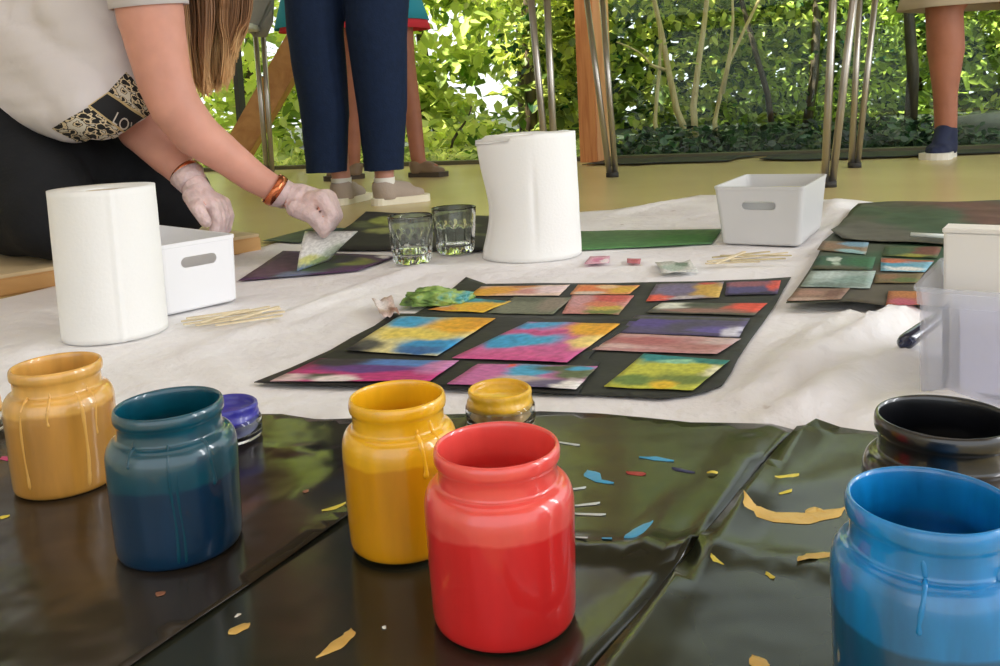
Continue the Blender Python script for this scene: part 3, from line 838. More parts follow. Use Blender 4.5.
Z1, Z2 = .0078, .0098
c = srgb
PAINT = [
 ('lightblue', [(398.8, 316.7), (495.5, 318.5), (437, 356), (345, 350.5)], Z2, c(228, 216, 150), [(.22, .86, .34, .22, c(60, 165, 210)), (.80, .80, .42, .30, c(240, 178, 30)), (.95, .9, .2, .2, c(226, 160, 20)), (.80, .22, .36, .24, c(40, 150, 205)), (.75, .1, .25, .12, c(40, 100, 160)), (.10, .12, .24, .22, c(70, 70, 64)), (.02, .02, .16, .12, c(26, 26, 26)), (.45, .5, .5, .16, c(238, 214, 96))], 'painting of blue and golden yellow clouds, upper left on the black paper', 1),
 ('pinkblue', [(528, 322), (620, 324), (567, 362.5), (452, 358)], Z2, c(214, 96, 156), [(.82, .86, .36, .26, c(242, 178, 30)), (.98, .8, .2, .3, c(238, 170, 30)), (.95, .5, .18, .2, c(250, 220, 130)), (.18, .92, .3, .16, c(70, 165, 215)), (.32, .48, .42, .18, c(60, 172, 216)), (.15, .42, .2, .16, c(50, 160, 210)), (.5, .08, .6, .12, c(218, 90, 150)), (.35, .7, .3, .06, c(200, 80, 140))], 'painting of a pink swirl around blue with an orange corner', 2),
 ('magenta', [(320, 358.5), (459, 361), (430, 381), (270, 381.5)], Z2, c(196, 44, 120), [(.40, .85, .28, .28, c(50, 44, 80)), (.2, .85, .25, .35, c(40, 30, 40)), (.72, .86, .36, .26, c(80, 130, 196)), (.95, .7, .15, .4, c(206, 130, 180)), (.5, .55, .4, .18, c(96, 50, 130)), (.25, .2, .12, .16, c(60, 70, 40)), (.05, .1, .2, .2, c(224, 196, 196)), (.4, .1, .14, .2, c(240, 226, 220))], 'magenta and violet painting at the lower left tip of the collage', 3),
 ('pinkmix', [(478, 364), (598, 366.5), (576, 389), (447, 384)], Z2, c(206, 110, 170), [(.50, .7, .18, .4, c(70, 170, 210)), (.72, .86, .2, .24, c(80, 96, 60)), (.9, .6, .2, .3, c(96, 110, 70)), (.85, .85, .1, .14, c(70, 170, 210)), (.5, .3, .25, .2, c(210, 190, 180)), (.75, .15, .25, .25, c(110, 100, 130)), (.93, .12, .13, .28, c(246, 242, 236)), (.3, .95, .05, .08, c(240, 90, 70))], 'pink and blue painting with a white corner, nearest the small yellow jar', 4),
 ('lime', [(644, 354), (730, 361), (693, 390.5), (604, 387)], Z1, c(206, 208, 70), [(.25, .95, .5, .22, c(30, 140, 140)), (.85, .9, .5, .14, c(30, 130, 120)), (.45, .82, .2, .1, c(150, 210, 170)), (.75, .3, .4, .22, c(120, 140, 60)), (.2, .2, .3, .16, c(110, 140, 60)), (.6, .12, .16, .18, c(240, 200, 40)), (.95, .6, .12, .2, c(236, 232, 190))], 'lime yellow painting with a teal top edge at the lower right', 5),
 ('rose', [(620, 333.5), (741, 339), (717, 354.5), (592, 350)], Z1, c(206, 160, 156), [(.3, .6, .4, .3, c(186, 110, 110)), (.75, .4, .3, .25, c(190, 130, 124)), (.9, .8, .2, .3, c(214, 188, 184)), (.1, .2, .3, .2, c(220, 186, 180)), (.5, .1, .5, .1, c(200, 140, 140))], 'streaky dusty rose painting just above the lime one', 6),
 ('violet', [(635, 315.5), (750, 318.5), (739, 337.5), (619, 332.5)], Z1, c(84, 76, 112), [(.2, .6, .3, .35, c(86, 70, 140)), (.55, .4, .25, .3, c(76, 72, 92)), (.8, .35, .25, .2, c(100, 88, 160)), (.95, .25, .12, .3, c(222, 220, 232)), (.5, .9, .7, .1, c(78, 80, 76))], 'dark violet painting with a pale right corner', 7),
 ('darkred', [(662, 303), (767.5, 303.5), (754, 315.5), (646, 312.5)], Z1, c(92, 90, 74), [(.86, .7, .2, .5, c(236, 90, 66)), (.98, .7, .12, .5, c(232, 84, 60)), (.1, .7, .2, .4, c(230, 232, 216)), (.5, .3, .4, .2, c(150, 110, 96)), (.4, .85, .2, .2, c(70, 80, 60))], 'murky green painting with a red block at its right end', 8),
 ('mauve', [(656, 284.5), (724, 282), (719, 297.5), (646, 301.5)], Z1, c(116, 106, 124), [(.8, .5, .24, .5, c(206, 164, 70)), (.95, .3, .14, .4, c(214, 176, 80)), (.1, .15, .25, .25, c(236, 96, 70)), (.35, .6, .3, .3, c(120, 110, 140)), (.75, .92, .14, .1, c(200, 80, 60)), (.5, .1, .3, .12, c(190, 180, 180))], 'greyish mauve painting with a mustard end and an orange-red corner', 9),
 ('bluered', [(726.5, 282.5), (781, 280.5), (777.5, 294), (725, 295.5)], Z1, c(88, 76, 116), [(.9, .7, .16, .5, c(226, 90, 70)), (.4, .8, .5, .25, c(150, 90, 100)), (.3, .3, .5, .3, c(76, 70, 120)), (.5, .05, .6, .12, c(40, 36, 60))], 'small indigo painting with a red right end at the top right corner', 10),
 ('peach', [(481, 286.7), (570, 285), (559, 295.6), (469, 295.8)], Z1, c(236, 206, 186), [(.25, .5, .35, .5, c(232, 166, 60)), (.1, .3, .2, .4, c(230, 170, 40)), (.6, .4, .2, .3, c(214, 150, 140)), (.85, .6, .2, .4, c(240, 214, 214)), (.5, .9, .2, .15, c(200, 130, 60))], 'yellow and blush painting in the back row, farthest left', 11),
 ('orange', [(578, 285), (640, 285.5), (629, 294.3), (570, 294.5)], Z1, c(226, 150, 90), [(.25, .6, .25, .4, c(232, 130, 70)), (.8, .5, .25, .4, c(226, 176, 60)), (.5, .8, .2, .2, c(240, 200, 150)), (.3, .1, .3, .2, c(220, 200, 180))], 'orange and yellow painting in the back row beside the blush one', 12),
 ('tealgold', [(469, 298.2), (511, 301.6), (483, 312.6), (428, 310)], Z1, c(236, 190, 50), [(.25, .92, .4, .25, c(60, 160, 170)), (.7, .92, .3, .18, c(40, 120, 120)), (.7, .4, .3, .3, c(240, 180, 30)), (.15, .1, .3, .2, c(226, 150, 60)), (.1, .4, .1, .2, c(240, 226, 200))], 'small gold painting with a teal top, under the crumpled green rag', 13),
 ('greygreen', [(514, 297), (572, 298), (553, 314.6), (488, 313.4)], Z1, c(112, 116, 92), [(.3, .4, .4, .4, c(120, 124, 100)), (.8, .6, .25, .5, c(140, 128, 110)), (.3, .9, .4, .2, c(86, 92, 70))], 'dull grey-green painting in the second row', 14),
 ('pinkred', [(572, 295.5), (634, 295.5), (618.5, 314.5), (562, 313.6)], Z1, c(206, 140, 130), [(.65, .85, .4, .25, c(210, 90, 80)), (.2, .7, .25, .4, c(206, 150, 150)), (.7, .3, .35, .18, c(206, 180, 70)), (.7, .1, .4, .12, c(120, 130, 60)), (.6, .5, .3, .16, c(222, 130, 90))], 'pinkish red painting shading to yellow, in the second row', 15),
]
for nm, q, z, base, bl, lab, sd in PAINT:
    quad_sheet('painted_square', q, z, painting_mat('paint_' + nm, base, bl, sd), lab + ' of the collage', 'painting', 'painted squares of the black collage', seed=sd)

# crumpled green and turquoise rag
def crumple(name, px, py, wx, wy, hz, mat_, z, seed, amp=.35):
    p = A(px, py, z)
    bm = bmesh.new()
    bmesh.ops.create_icosphere(bm, subdivisions=5, radius=1.0)
    for v in bm.verts:
        q = v.co.copy()
        s = 1 + amp * noise.turbulence(q * 1.5 + Vector((seed, 0, 0)), 4, True) - amp * .5
        v.co = Vector((q.x * s * wx, q.y * s * wy, max(0, (q.z * s * .9 + .25)) * hz))
    o = link(name, from_bm(name, bm), mat_, loc=(p.x, p.y, z))
    return o
M_RAG = painting_mat('rag_paint', c(110, 140, 70), [], 3)
m, nt, b = new_mat('green_rag')
N, L = nt.nodes, nt.links
tc = N.new('ShaderNodeTexCoord'); n = N.new('ShaderNodeTexNoise'); n.inputs['Scale'].default_value = 38; n.inputs['Detail'].default_value = 5
r = N.new('ShaderNodeValToRGB')
for p_, cc in [(.3, c(52, 70, 34)), (.45, c(110, 146, 66)), (.55, c(160, 186, 96)), (.68, c(70, 150, 150)), (.8, c(130, 190, 190))]:
    e = r.color_ramp.elements.new(p_); e.color = C4(cc)
L.new(tc.outputs['Object'], n.inputs['Vector']); L.new(n.outputs['Fac'], r.inputs['Fac']); L.new(r.outputs['Color'], b.inputs['Base Color'])
b.inputs['Roughness'].default_value = .4
o = crumple('rag', 435, 302, .047, .030, .017, m, .0085, 4, .5); tag(o, 'crumpled green and turquoise paint rag at the left edge of the black collage', 'rag')

# right-hand dark green painted papers
ZR = .0165
R_low = [A(*q, ZR) for q in [(786, 302.5), (797, 288), (808, 272), (818, 255), (824, 240), (834, 232), (1060, 236), (1120, 300), (1000, 305), (915, 304), (886, 305), (850, 301)]]
o = sheet('painted_paper', R_low, .014, z_const(ZR, .0006, 11), painting_mat('painted_green_black', c(70, 80, 58), [(.75, .75, .2, .2, c(40, 92, 56)), (.95, .7, .15, .3, c(104, 66, 46)), (.5, .5, .3, .15, c(44, 84, 52)), (.3, .2, .3, .2, c(84, 78, 64))], 61, dist=.5)); tag(o, 'dark green painted paper sheet with colour patches, left of the clear plastic box', 'paper')
ZR2 = .0225
R_up = [A(*q, ZR2) for q in [(831, 230), (838, 226), (848, 214), (858, 203), (900, 202), (1000, 200.5), (1090, 203), (1090, 246), (980, 245), (900, 241), (842, 239)]]
o = sheet('painted_paper', R_up, .014, z_const(ZR2, .004, 13), painting_mat('painted_olive_black', c(78, 84, 62), [(.62, .6, .14, .5, c(104, 70, 56)), (.35, .5, .14, .4, c(54, 84, 52)), (.15, .3, .14, .3, c(90, 90, 76)), (.8, .3, .2, .3, c(60, 80, 54)), (.5, .1, .3, .14, c(52, 52, 44)), (.48, .28, .06, .07, c(160, 176, 160))], 62, dist=.5)); tag(o, 'upper dark olive painted paper sheet with curled edge, behind the clear box', 'paper')
RP = [
 ('brownblue', [(823, 241), (869, 242), (866, 254.5), (817, 250)], c(130, 112, 84), [(.75, .8, .4, .25, c(120, 160, 180)), (.7, .1, .3, .2, c(150, 190, 190)), (.3, .5, .3, .3, c(140, 110, 80))], 'small brown painting with pale blue edges on the dark green sheet', 21),
 ('paleblue', [(811, 271), (876, 271), (870, 288.5), (800.5, 286.5)], c(160, 178, 170), [(.3, .7, .3, .3, c(190, 206, 200)), (.7, .4, .35, .3, c(134, 160, 150)), (.5, .15, .5, .15, c(120, 140, 130))], 'pale blue-grey painting on the dark green sheet', 22),
 ('stripes', [(881, 258), (934, 261), (925, 272), (880.5, 271)], c(120, 176, 196), [(.5, .95, .8, .16, c(170, 96, 60)), (.2, .75, .4, .15, c(200, 110, 70)), (.5, .22, .5, .16, c(232, 236, 230)), (.3, .5, .5, .12, c(80, 160, 190))], 'painting striped rust, blue and white on the dark green sheet', 23),
 ('brownpink', [(797.5, 288.5), (850, 288.5), (840.5, 299.5), (786.5, 301)], c(142, 112, 92), [(.3, .6, .3, .3, c(170, 130, 110)), (.8, .6, .2, .4, c(120, 84, 70)), (.3, .1, .4, .16, c(190, 160, 140))], 'brownish pink painting at the near left corner of the dark green sheet', 24),
 ('rustpink', [(888.5, 291), (930, 292), (928, 305), (886, 305)], c(176, 104, 66), [(.4, .2, .4, .3, c(190, 90, 110)), (.5, .8, .5, .3, c(190, 120, 60))], 'rust and pink painting right beside the clear box', 25),
 ('olive', [(876, 274), (924, 273.5), (917, 283), (874, 283)], c(116, 100, 62), [(.7, .3, .35, .3, c(90, 110, 50)), (.3, .7, .3, .3, c(140, 104, 70))], 'olive brown painting below the striped one', 26),
 ('forest', [(819, 256), (876, 257), (872, 270), (812, 269)], c(40, 92, 62), [(.3, .75, .12, .25, c(200, 214, 196)), (.36, .35, .1, .2, c(180, 200, 180)), (.8, .6, .3, .4, c(36, 104, 60)), (.4, .1, .6, .2, c(80, 84, 60))], 'forest green painting with a pale splash', 27),
 ('redbrown', [(885, 246), (942, 247), (937, 258), (882, 256)], c(70, 92, 46), [(.8, .6, .3, .5, c(110, 56, 36)), (.55, .15, .3, .15, c(150, 150, 50)), (.2, .5, .3, .4, c(50, 86, 46))], 'green and red-brown painting above the striped one', 28),
]
for nm, q, base, bl, lab, sd in RP:
    quad_sheet('painted_square', q, ZR + .0018, painting_mat('paint_' + nm, base, bl, sd, dist=.4), lab, 'painting', 'painted squares on the dark green sheet', nx=8, ny=6, seed=sd, wave=.0005)
# white stick lying across the green sheets
p0, p1 = at(911, 234.5, ZR2 + .008), at(949, 236.5, ZR2 + .008)
o = tube('white_stick', [p0, p1], .0035, mat('white_stick', srgb(226, 232, 226), .5), n=8); tag(o, 'thin white stick lying on the dark green sheets beside the clear box', 'stick')

# paper with purple painting under the gloved hand, and the dark papers behind it
quad_sheet('purple_painting', [(283, 251), (398, 256), (357, 271), (238, 281)], .0062, painting_mat('paint_purple', c(78, 44, 86), [(.55, .45, .25, .3, c(40, 64, 44)), (.35, .2, .3, .2, c(60, 96, 60)), (.78, .6, .08, .16, c(222, 216, 96)), (.8, .55, .16, .2, c(120, 130, 60)), (.15, .3, .3, .3, c(96, 60, 92)), (.45, .12, .2, .12, c(110, 120, 150)), (.95, .9, .06, .1, c(236, 232, 236)), (.6, .75, .2, .2, c(44, 40, 60))], 31), 'purple painted sheet with a yellow spot, under the gloved right hand', 'painting', seed=31)
quad_sheet('dark_paper', [(262, 241), (312, 228), (352, 228), (300, 243)], .0055, mat('green_dark_paper', srgb(44, 66, 54), .5, var=.4, vscale=20), 'dark green paper lying just behind the purple painted sheet', 'paper', seed=32)
M_WETBLACK = painting_mat('paint_wetblack', c(14, 14, 13), [(.25, .75, .12, .16, c(150, 160, 70)), (.3, .45, .14, .12, c(140, 146, 80)), (.6, .6, .3, .08, c(110, 120, 70)), (.8, .4, .3, .06, c(90, 96, 60)), (.1, .6, .1, .1, c(90, 100, 60))], 33, rough=.5)  # olive-yellow streaks are wet highlights laid into the colour
quad_sheet('dark_paper', [(366, 213), (496, 217), (487, 252), (318, 251)], .0045, M_WETBLACK, 'wet black painted sheet behind the two water glasses', 'paper', seed=33, wave=.003)
quad_sheet('green_painting', [(578, 231.5), (722, 229.5), (712, 244), (560, 251.5)], .0055, painting_mat('paint_green', c(84, 130, 80), [(.3, .8, .4, .2, c(90, 126, 84)), (.8, .4, .3, .3, c(66, 132, 66)), (.5, .1, .5, .2, c(84, 140, 80))], 34, dist=.5, rough=.45), 'plain green painted sheet between the tall roll and the grey bin', 'painting', seed=34, wave=.0012)

# paper scraps
quad_sheet('pink_scrap', [(590, 256.5), (610, 256), (609, 263), (584, 264.5)], .0075, painting_mat('paint_scrap_a', c(226, 170, 186), [(.5, .5, .3, .3, c(214, 130, 160)), (.8, .3, .2, .3, c(240, 226, 226))], 41), 'small pink paper scrap close to the foot of the tall roll', 'scrap', nx=5, ny=4, seed=41)
quad_sheet('pink_scrap', [(627, 258.5), (641, 259), (640, 264), (627, 263)], .0075, painting_mat('paint_scrap_b', c(206, 120, 130), [(.5, .5, .3, .3, c(190, 90, 100))], 42), 'tiny darker red scrap right of the pink scrap', 'scrap', nx=4, ny=3, seed=42)
quad_sheet('tissue_scrap', [(655, 264), (690, 262), (698, 273), (662, 275)], .0075, painting_mat('paint_scrap_c', c(214, 214, 206), [(.4, .5, .4, .3, c(180, 196, 180)), (.7, .7, .2, .2, c(120, 140, 120))], 43), 'pale smudged tissue lying behind the top row of the collage', 'scrap', nx=6, ny=4, seed=43, wave=.003)
quad_sheet('tissue_scrap', [(372, 306), (392, 300), (400, 318), (384, 322)], .0085, painting_mat('paint_scrap_d', c(216, 190, 180), [(.8, .2, .3, .3, c(150, 110, 90)), (.3, .7, .4, .3, c(236, 226, 222))], 44), 'crumpled pinkish tissue at the left corner of the collage', 'scrap', nx=8, ny=6, seed=44, wave=.008)

# wooden sticks in two piles
def craft_stick(a, b_, z, label, group):
    p0, p1 = at(*a, z), at(*b_, z)
    d = (p1 - p0); Ls = d.length
    bm = bmesh.new()
    n = 10; wv = .0032
    pr = []
    for k in range(n + 1):
        th = math.pi / 2 + math.pi * k / n
        pr.append((wv * math.cos(th) + wv, wv * math.sin(th)))
    for k in range(n + 1):
        th = -math.pi / 2 + math.pi * k / n
        pr.append((Ls - wv + wv * math.cos(th), wv * math.sin(th)))
    lo = [bm.verts.new((x, y, 0)) for x, y in pr]; hi = [bm.verts.new((x, y, .0016)) for x, y in pr]
    bm.faces.new(hi); bm.faces.new(list(reversed(lo)))
    for i in range(len(pr)):
        j = (i + 1) % len(pr)
        bm.faces.new((lo[i], lo[j], hi[j], hi[i]))
    o = link('wooden_stick', from_bm('wooden_stick', bm), M_STICK, smooth=False, loc=p0)
    o.rotation_euler.z = math.atan2(d.y, d.x)
    return tag(o, label, 'stick', group)
for i, (a, b_) in enumerate([((181, 322), (281, 309)), ((183, 325), (262, 314)), ((195, 326), (285, 312)), ((205, 320), (270, 307)), ((186, 319), (250, 310)), ((215, 326), (283, 316)), ((200, 323), (240, 311)), ((230, 321), (279, 307))]):
    craft_stick(a, b_, .0062 + .0018 * i * .8, 'thin pale wooden stick in the fanned pile right of the near left paper roll', 'sticks piled beside the left paper roll')
M_STICK2 = mat('used_wood', srgb(196, 180, 140), .75, var=.25, vscale=30)
for i, (a, b_) in enumerate([((707, 262), (788, 253)), ((712, 258), (770, 252)), ((705, 264), (760, 262)), ((720, 256), (792, 256)), ((715, 264), (745, 252)), ((730, 261), (786, 259))]):
    o = craft_stick(a, b_, .0066 + .0018 * i * .8, 'thin wooden stick in the pile in front of the grey bin', 'sticks piled before the grey bin')
    if i % 2: o.data.materials[0] = M_STICK2

# ------------------------------------------------------------------ paper rolls
def paper_roll(base, R, Ht, label, seam, flare=None):
    t = empty('paper_roll', base, 0, label, 'paper roll')
    n, mz = 144, 26
    zs = [Ht * i / mz for i in range(mz + 1)]
    def rad(z, a):
        f = ((a - seam) / (2 * math.pi)) % 1.0
        r = R * (1.0 - .010 * (1 - f)) + (.0012 if f > .985 else 0)
        r += .0006 * noise.noise(Vector((math.cos(a) * 2, math.sin(a) * 2, z * 25)))
        if flare: r += flare(z / Ht, a)
        return r
    vs, fs = [], []
    ro = .0215
    for z in zs:
        for k in range(n):
            a = 2 * math.pi * k / n
            r = rad(z, a)
            zz = z
            if flare and z == zs[-1]:
                zz = z + .002 * noise.noise(Vector((math.cos(a) * 3, math.sin(a) * 3, 1.0))) - .017 * max(0, -math.cos(a - .25)) ** 1.6
            vs.append((r * math.cos(a), r * math.sin(a), zz))
    inner = []
    for j, (rr, dz) in enumerate([(.80, -.0015), (.55, -.0025), (None, -.003)]):
        for k in range(n):
            a = 2 * math.pi * k / n
            r = rad(Ht, a) * rr if rr else ro
            vs.append((r * math.cos(a), r * math.sin(a), Ht + dz))
    for k in range(n):
        a = 2 * math.pi * k / n
        vs.append((ro * math.cos(a), ro * math.sin(a), 0))
    rows = mz + 1 + 4
    for i in range(rows - 1):
        for k in range(n):
            a, b_ = i * n + k, i * n + (k + 1) % n
            fs.append((a, b_, b_ + n, a + n))
    for k in range(n):
        a, b_ = (rows - 1) * n + k, (rows - 1) * n + (k + 1) % n
        fs.append((a, b_, (k + 1) % n, k))
    o = link('paper', mesh('paper', vs, fs), WHITE_PAPER, t)
    p = [(ro - .0002, .0), (ro - .0002, Ht - .004), (ro - .002, Ht - .004), (ro - .002, 0)]
    vs, fs = lathe(p, 48)
    link('core', mesh('core', vs, fs), KRAFT, t)
    return t

pb = at(116, 332, .0045)
R1 = 49.5 * depth(pb) / F
def find_h(p, ypx, lo=.02, hi=2.0):
    for _ in range(50):
        m_ = (lo + hi) / 2
        if proj(p + Vector((0, 0, m_)))[1] > ypx: lo = m_
        else: hi = m_
    return lo
H1 = find_h(pb, 187)
paper_roll(pb, R1, H1, 'white kitchen paper roll at left, with straight vertical sheet edge, before the white bin', math.radians(-57))
pb2 = at(533, 254, .0045)
R2 = 49 * depth(pb2) / F
H2 = find_h(pb2, 133)
print('rolls', pb, R1, H1, pb2, R2, H2)
def flare2(f, a):
    # loose outer sheet standing off on the left side
    d = ((a - math.radians(190) + math.pi) % (2 * math.pi)) - math.pi
    g = math.exp(-(d / .75) ** 2)
    d2 = ((a - math.radians(-88) + math.pi) % (2 * math.pi)) - math.pi
    crease = -.003 * math.exp(-(d2 / .05) ** 2) * math.exp(-((f - .45) / .28) ** 2)
    return g * (.009 * max(0, (f - .55) / .45) ** 1.6 - .013 * math.exp(-((f - .38) / .24) ** 2) + .004 * math.exp(-(f / .12) ** 2)) + crease - .003 * f
paper_roll(pb2, R2, H2, 'tall white kitchen paper roll with loose flaring outer sheet, standing behind the collage', math.radians(200), flare2)

# ------------------------------------------------------------------ plastic bins
def open_bin(name, p0, p1, length, Ht, mat_, label, slot_w=.036, slot_z=.62, draft=.012, th=.0028):
    """p0,p1: floor corners of the near short side (left,right)"""
    u = (p1 - p0); w = u.length; ang = math.atan2(u.y, u.x)
    t = empty(name, (p0.x, p0.y, p0.z), ang, label, 'bin')
    bm = bmesh.new()
    def ring(z, off, rr=.010, n=5):
        k = draft * z / Ht + off
        x0, x1, y0, y1 = -k, w + k, -k, length + k
        out = []
        for cx, cy, a0 in ((x1 - rr, y0 + rr, -90), (x1 - rr, y1 - rr, 0), (x0 + rr, y1 - rr, 90), (x0 + rr, y0 + rr, 180)):
            for i in range(n + 1):
                a = math.radians(a0 + 90 * i / n)
                out.append(bm.verts.new((cx + rr * math.cos(a), cy + rr * math.sin(a), z)))
        return out
    rings = [ring(.0, -.003), ring(.003, 0), ring(Ht * .5, 0), ring(Ht - .006, 0), ring(Ht - .0055, .0008), ring(Ht, .0008), ring(Ht, -th), ring(Ht * .5, -th), ring(.004, -th)]
    for a, b_ in zip(rings, rings[1:]):
        n = len(a)
        for i in range(n):
            j = (i + 1) % n
            bm.faces.new((a[i], a[j], b_[j], b_[i]))
    bm.faces.new(list(reversed(rings[0]))); bm.faces.new(rings[-1])
    bmesh.ops.recalc_face_normals(bm, faces=bm.faces)
    body = bpy.data.objects.new('tmp', from_bm('tmp', bm)); COL.objects.link(body)
    # hand hole through both short sides
    cb = bmesh.new()
    hw, hh = slot_w, .0075
    zc = Ht * slot_z + .01
    pr = []
    for cx, a0 in ((w / 2 + hw - hh, -90), (w / 2 - hw + hh, 90)):
        for i in range(9):
            a = math.radians(a0 + 180 * i / 8)
            pr.append((cx + hh * math.cos(a), zc + hh * math.sin(a)))
    A0 = [cb.verts.new((x, -.06, z)) for x, z in pr]; A1 = [cb.verts.new((x, length + .06, z)) for x, z in pr]
    cb.faces.new(A0); cb.faces.new(list(reversed(A1)))
    for i in range(len(pr)):
        j = (i + 1) % len(pr)
        cb.faces.new((A0[j], A0[i], A1[i], A1[j]))
    bmesh.ops.recalc_face_normals(cb, faces=cb.faces)
    cut = bpy.data.objects.new('cut', from_bm('cut', cb)); COL.objects.link(cut)
    m_ = body.modifiers.new('b', 'BOOLEAN'); m_.operation = 'DIFFERENCE'; m_.object = cut; m_.solver = 'EXACT'
    dg = bpy.context.evaluated_depsgraph_get()
    me = bpy.data.meshes.new_from_object(body.evaluated_get(dg))
    bpy.data.objects.remove(body); bpy.data.objects.remove(cut)
    me.name = 'bin_body'
    o = link('bin_body', me, mat_, t, smooth=False)
    return t

M_WBIN = mat('white_bin_plastic', srgb(238, 238, 240), .35, .4)
M_GBIN = mat('pale_grey_bin_plastic', srgb(206, 205, 203), .4, .4)
q1 = at(239, 300, .0058); 
q0 = at(164, 316.5, .0058)
hb = find_h(q1, 234)
print('bin1', q0, q1, (q1 - q0).length, hb)
open_bin('storage_bin', q0 - (q1 - q0) * .0, q1, .25, hb, M_WBIN, 'white plastic bin with an oval hand hole, standing right behind the near left paper roll', slot_w=.027, slot_z=.60, draft=.002)
g0, g1 = at(722, 244, .0058), at(800, 246.6, .0058)
hg = find_h(g0, 186)
print('bin2', g0, g1, (g1 - g0).length, hg)
gb = open_bin('storage_bin', g0, g1, .215, hg, M_GBIN, 'pale grey plastic bin with a hand hole, standing right of the tall roll', slot_w=.029, slot_z=.58, draft=.010)
u = (g1 - g0).normalized(); v = Vector((-u.y, u.x, 0))
# yellow paper lying on top inside the grey bin
pc = g0 + u * .078 + v * .125
vs = [pc - u * .032 - v * .07, pc + u * .037 - v * .06, pc + u * .035 + v * .06, pc - u * .037 + v * .05]
vs = [Vector((p.x, p.y, .004 + hg - .018)) for p in vs]
bm = bmesh.new(); f = bm.faces.new([bm.verts.new(p) for p in vs]); bmesh.ops.subdivide_edges(bm, edges=bm.edges[:], cuts=4, use_grid_fill=True)
for q in bm.verts: q.co.z += .002 * noise.noise(q.co * 20)
o = link('yellow_paper', from_bm('yellow_paper', bm), mat('yellow_paper', srgb(226, 216, 120), .8)); tag(o, 'yellow paper sheet lying on top inside the pale grey bin', 'paper')
s_ = o.modifiers.new('s', 'SOLIDIFY'); s_.thickness = .0005
bm = bmesh.new()
for k in range(1):
    lo = g0 + u * .012 + v * .012; 
    pts = [g0 + u * .01 + v * .01, g1 - u * .01 + v * .01, g1 - u * .01 + v * .205, g0 + u * .01 + v * .205]
    b0 = [bm.verts.new((p.x, p.y, .0105)) for p in pts]; b1 = [bm.verts.new((p.x, p.y, hg - .024)) for p in pts]
    bm.faces.new(b1); bm.faces.new(list(reversed(b0)))
    for i in range(4):
        j = (i + 1) % 4; bm.faces.new((b0[i], b0[j], b1[j], b1[i]))
o = link('paper_stack', from_bm('paper_stack', bm), mat('stack_paper', srgb(206, 206, 204), .9), smooth=False); tag(o, 'stack of pale paper filling the pale grey bin below the yellow sheet', 'paper')

# ------------------------------------------------------------------ water glasses
m, nt, b = new_mat('clear_glass')
b.inputs['Transmission Weight'].default_value = 1.0; b.inputs['Roughness'].default_value = .01; b.inputs['IOR'].default_value = 1.42
b.inputs['Base Color'].default_value = (.97, 1, .98, 1)
M_GLASS = m
m, nt, b = new_mat('water')
b.inputs['Transmission Weight'].default_value = 1.0; b.inputs['Roughness'].default_value = .0; b.inputs['IOR'].default_value = 1.33
b.inputs['Base Color'].default_value = (.96, 1, .95, 1)
M_WATER = m
def tumbler(px, pyb, wtop, pytop, label, fill):
    p = at(px, pyb, .006)
    d = depth(p)
    R = wtop / 2 * d / F
    Ht = find_h(p, pytop)
    t = empty('drinking_glass', p, 0, label, 'glass', 'water glasses')
    rb = R * .80
    out = [(rb * .2, 0), (rb * .93, 0), (rb, .003)] + [(rb + (R - rb) * f, Ht * f) for f in (.1, .2, .3, .4, .5, .56, .62, .7, .85, .97)] + [(R - .0006, Ht), (R - .002, Ht)]
    inn = [(rb + (R - rb) * f - .0024, Ht * f) for f in (.97, .8, .6, .4, .22)] + [(rb * .7, Ht * .16), (rb * .2, Ht * .15)]
    n = 80
    def rf(r, z, a):
        if r > rb * .9 and .004 < z < Ht * .58 and r > (rb + (R - rb) * z / Ht) - .001:
            return r * (1 + .12 * abs(math.sin(a * 6)) - .08)
        return r
    vs, fs = lathe(out + inn, n, rfun=rf)
    fs.append(tuple(reversed(range(n)))); k = len(out + inn) - 1
    fs.append(tuple(range(k * n, (k + 1) * n)))
    link('glass', mesh('glass', vs, fs), M_GLASS, t)
    if fill:
        zf = Ht * fill
        pr = [(.001, Ht * .165), (rb * .7, Ht * .17), (rb + (R - rb) * .22 - .0028, Ht * .225), (rb + (R - rb) * fill - .0028, zf), (.001, zf)]
        vs, fs = lathe(pr, 48)
        fs.append(tuple(reversed(range(48)))); fs.append(tuple(range(4 * 48, 5 * 48)))
        link('water', mesh('water', vs, fs), M_WATER, t)
tumbler(413, 262, 46, 215, 'ribbed drinking glass, left one of the pair and nearer the camera', .30)
tumbler(456, 252, 45, 207, 'ribbed drinking glass with water, right one of the pair beside the tall roll', .55)

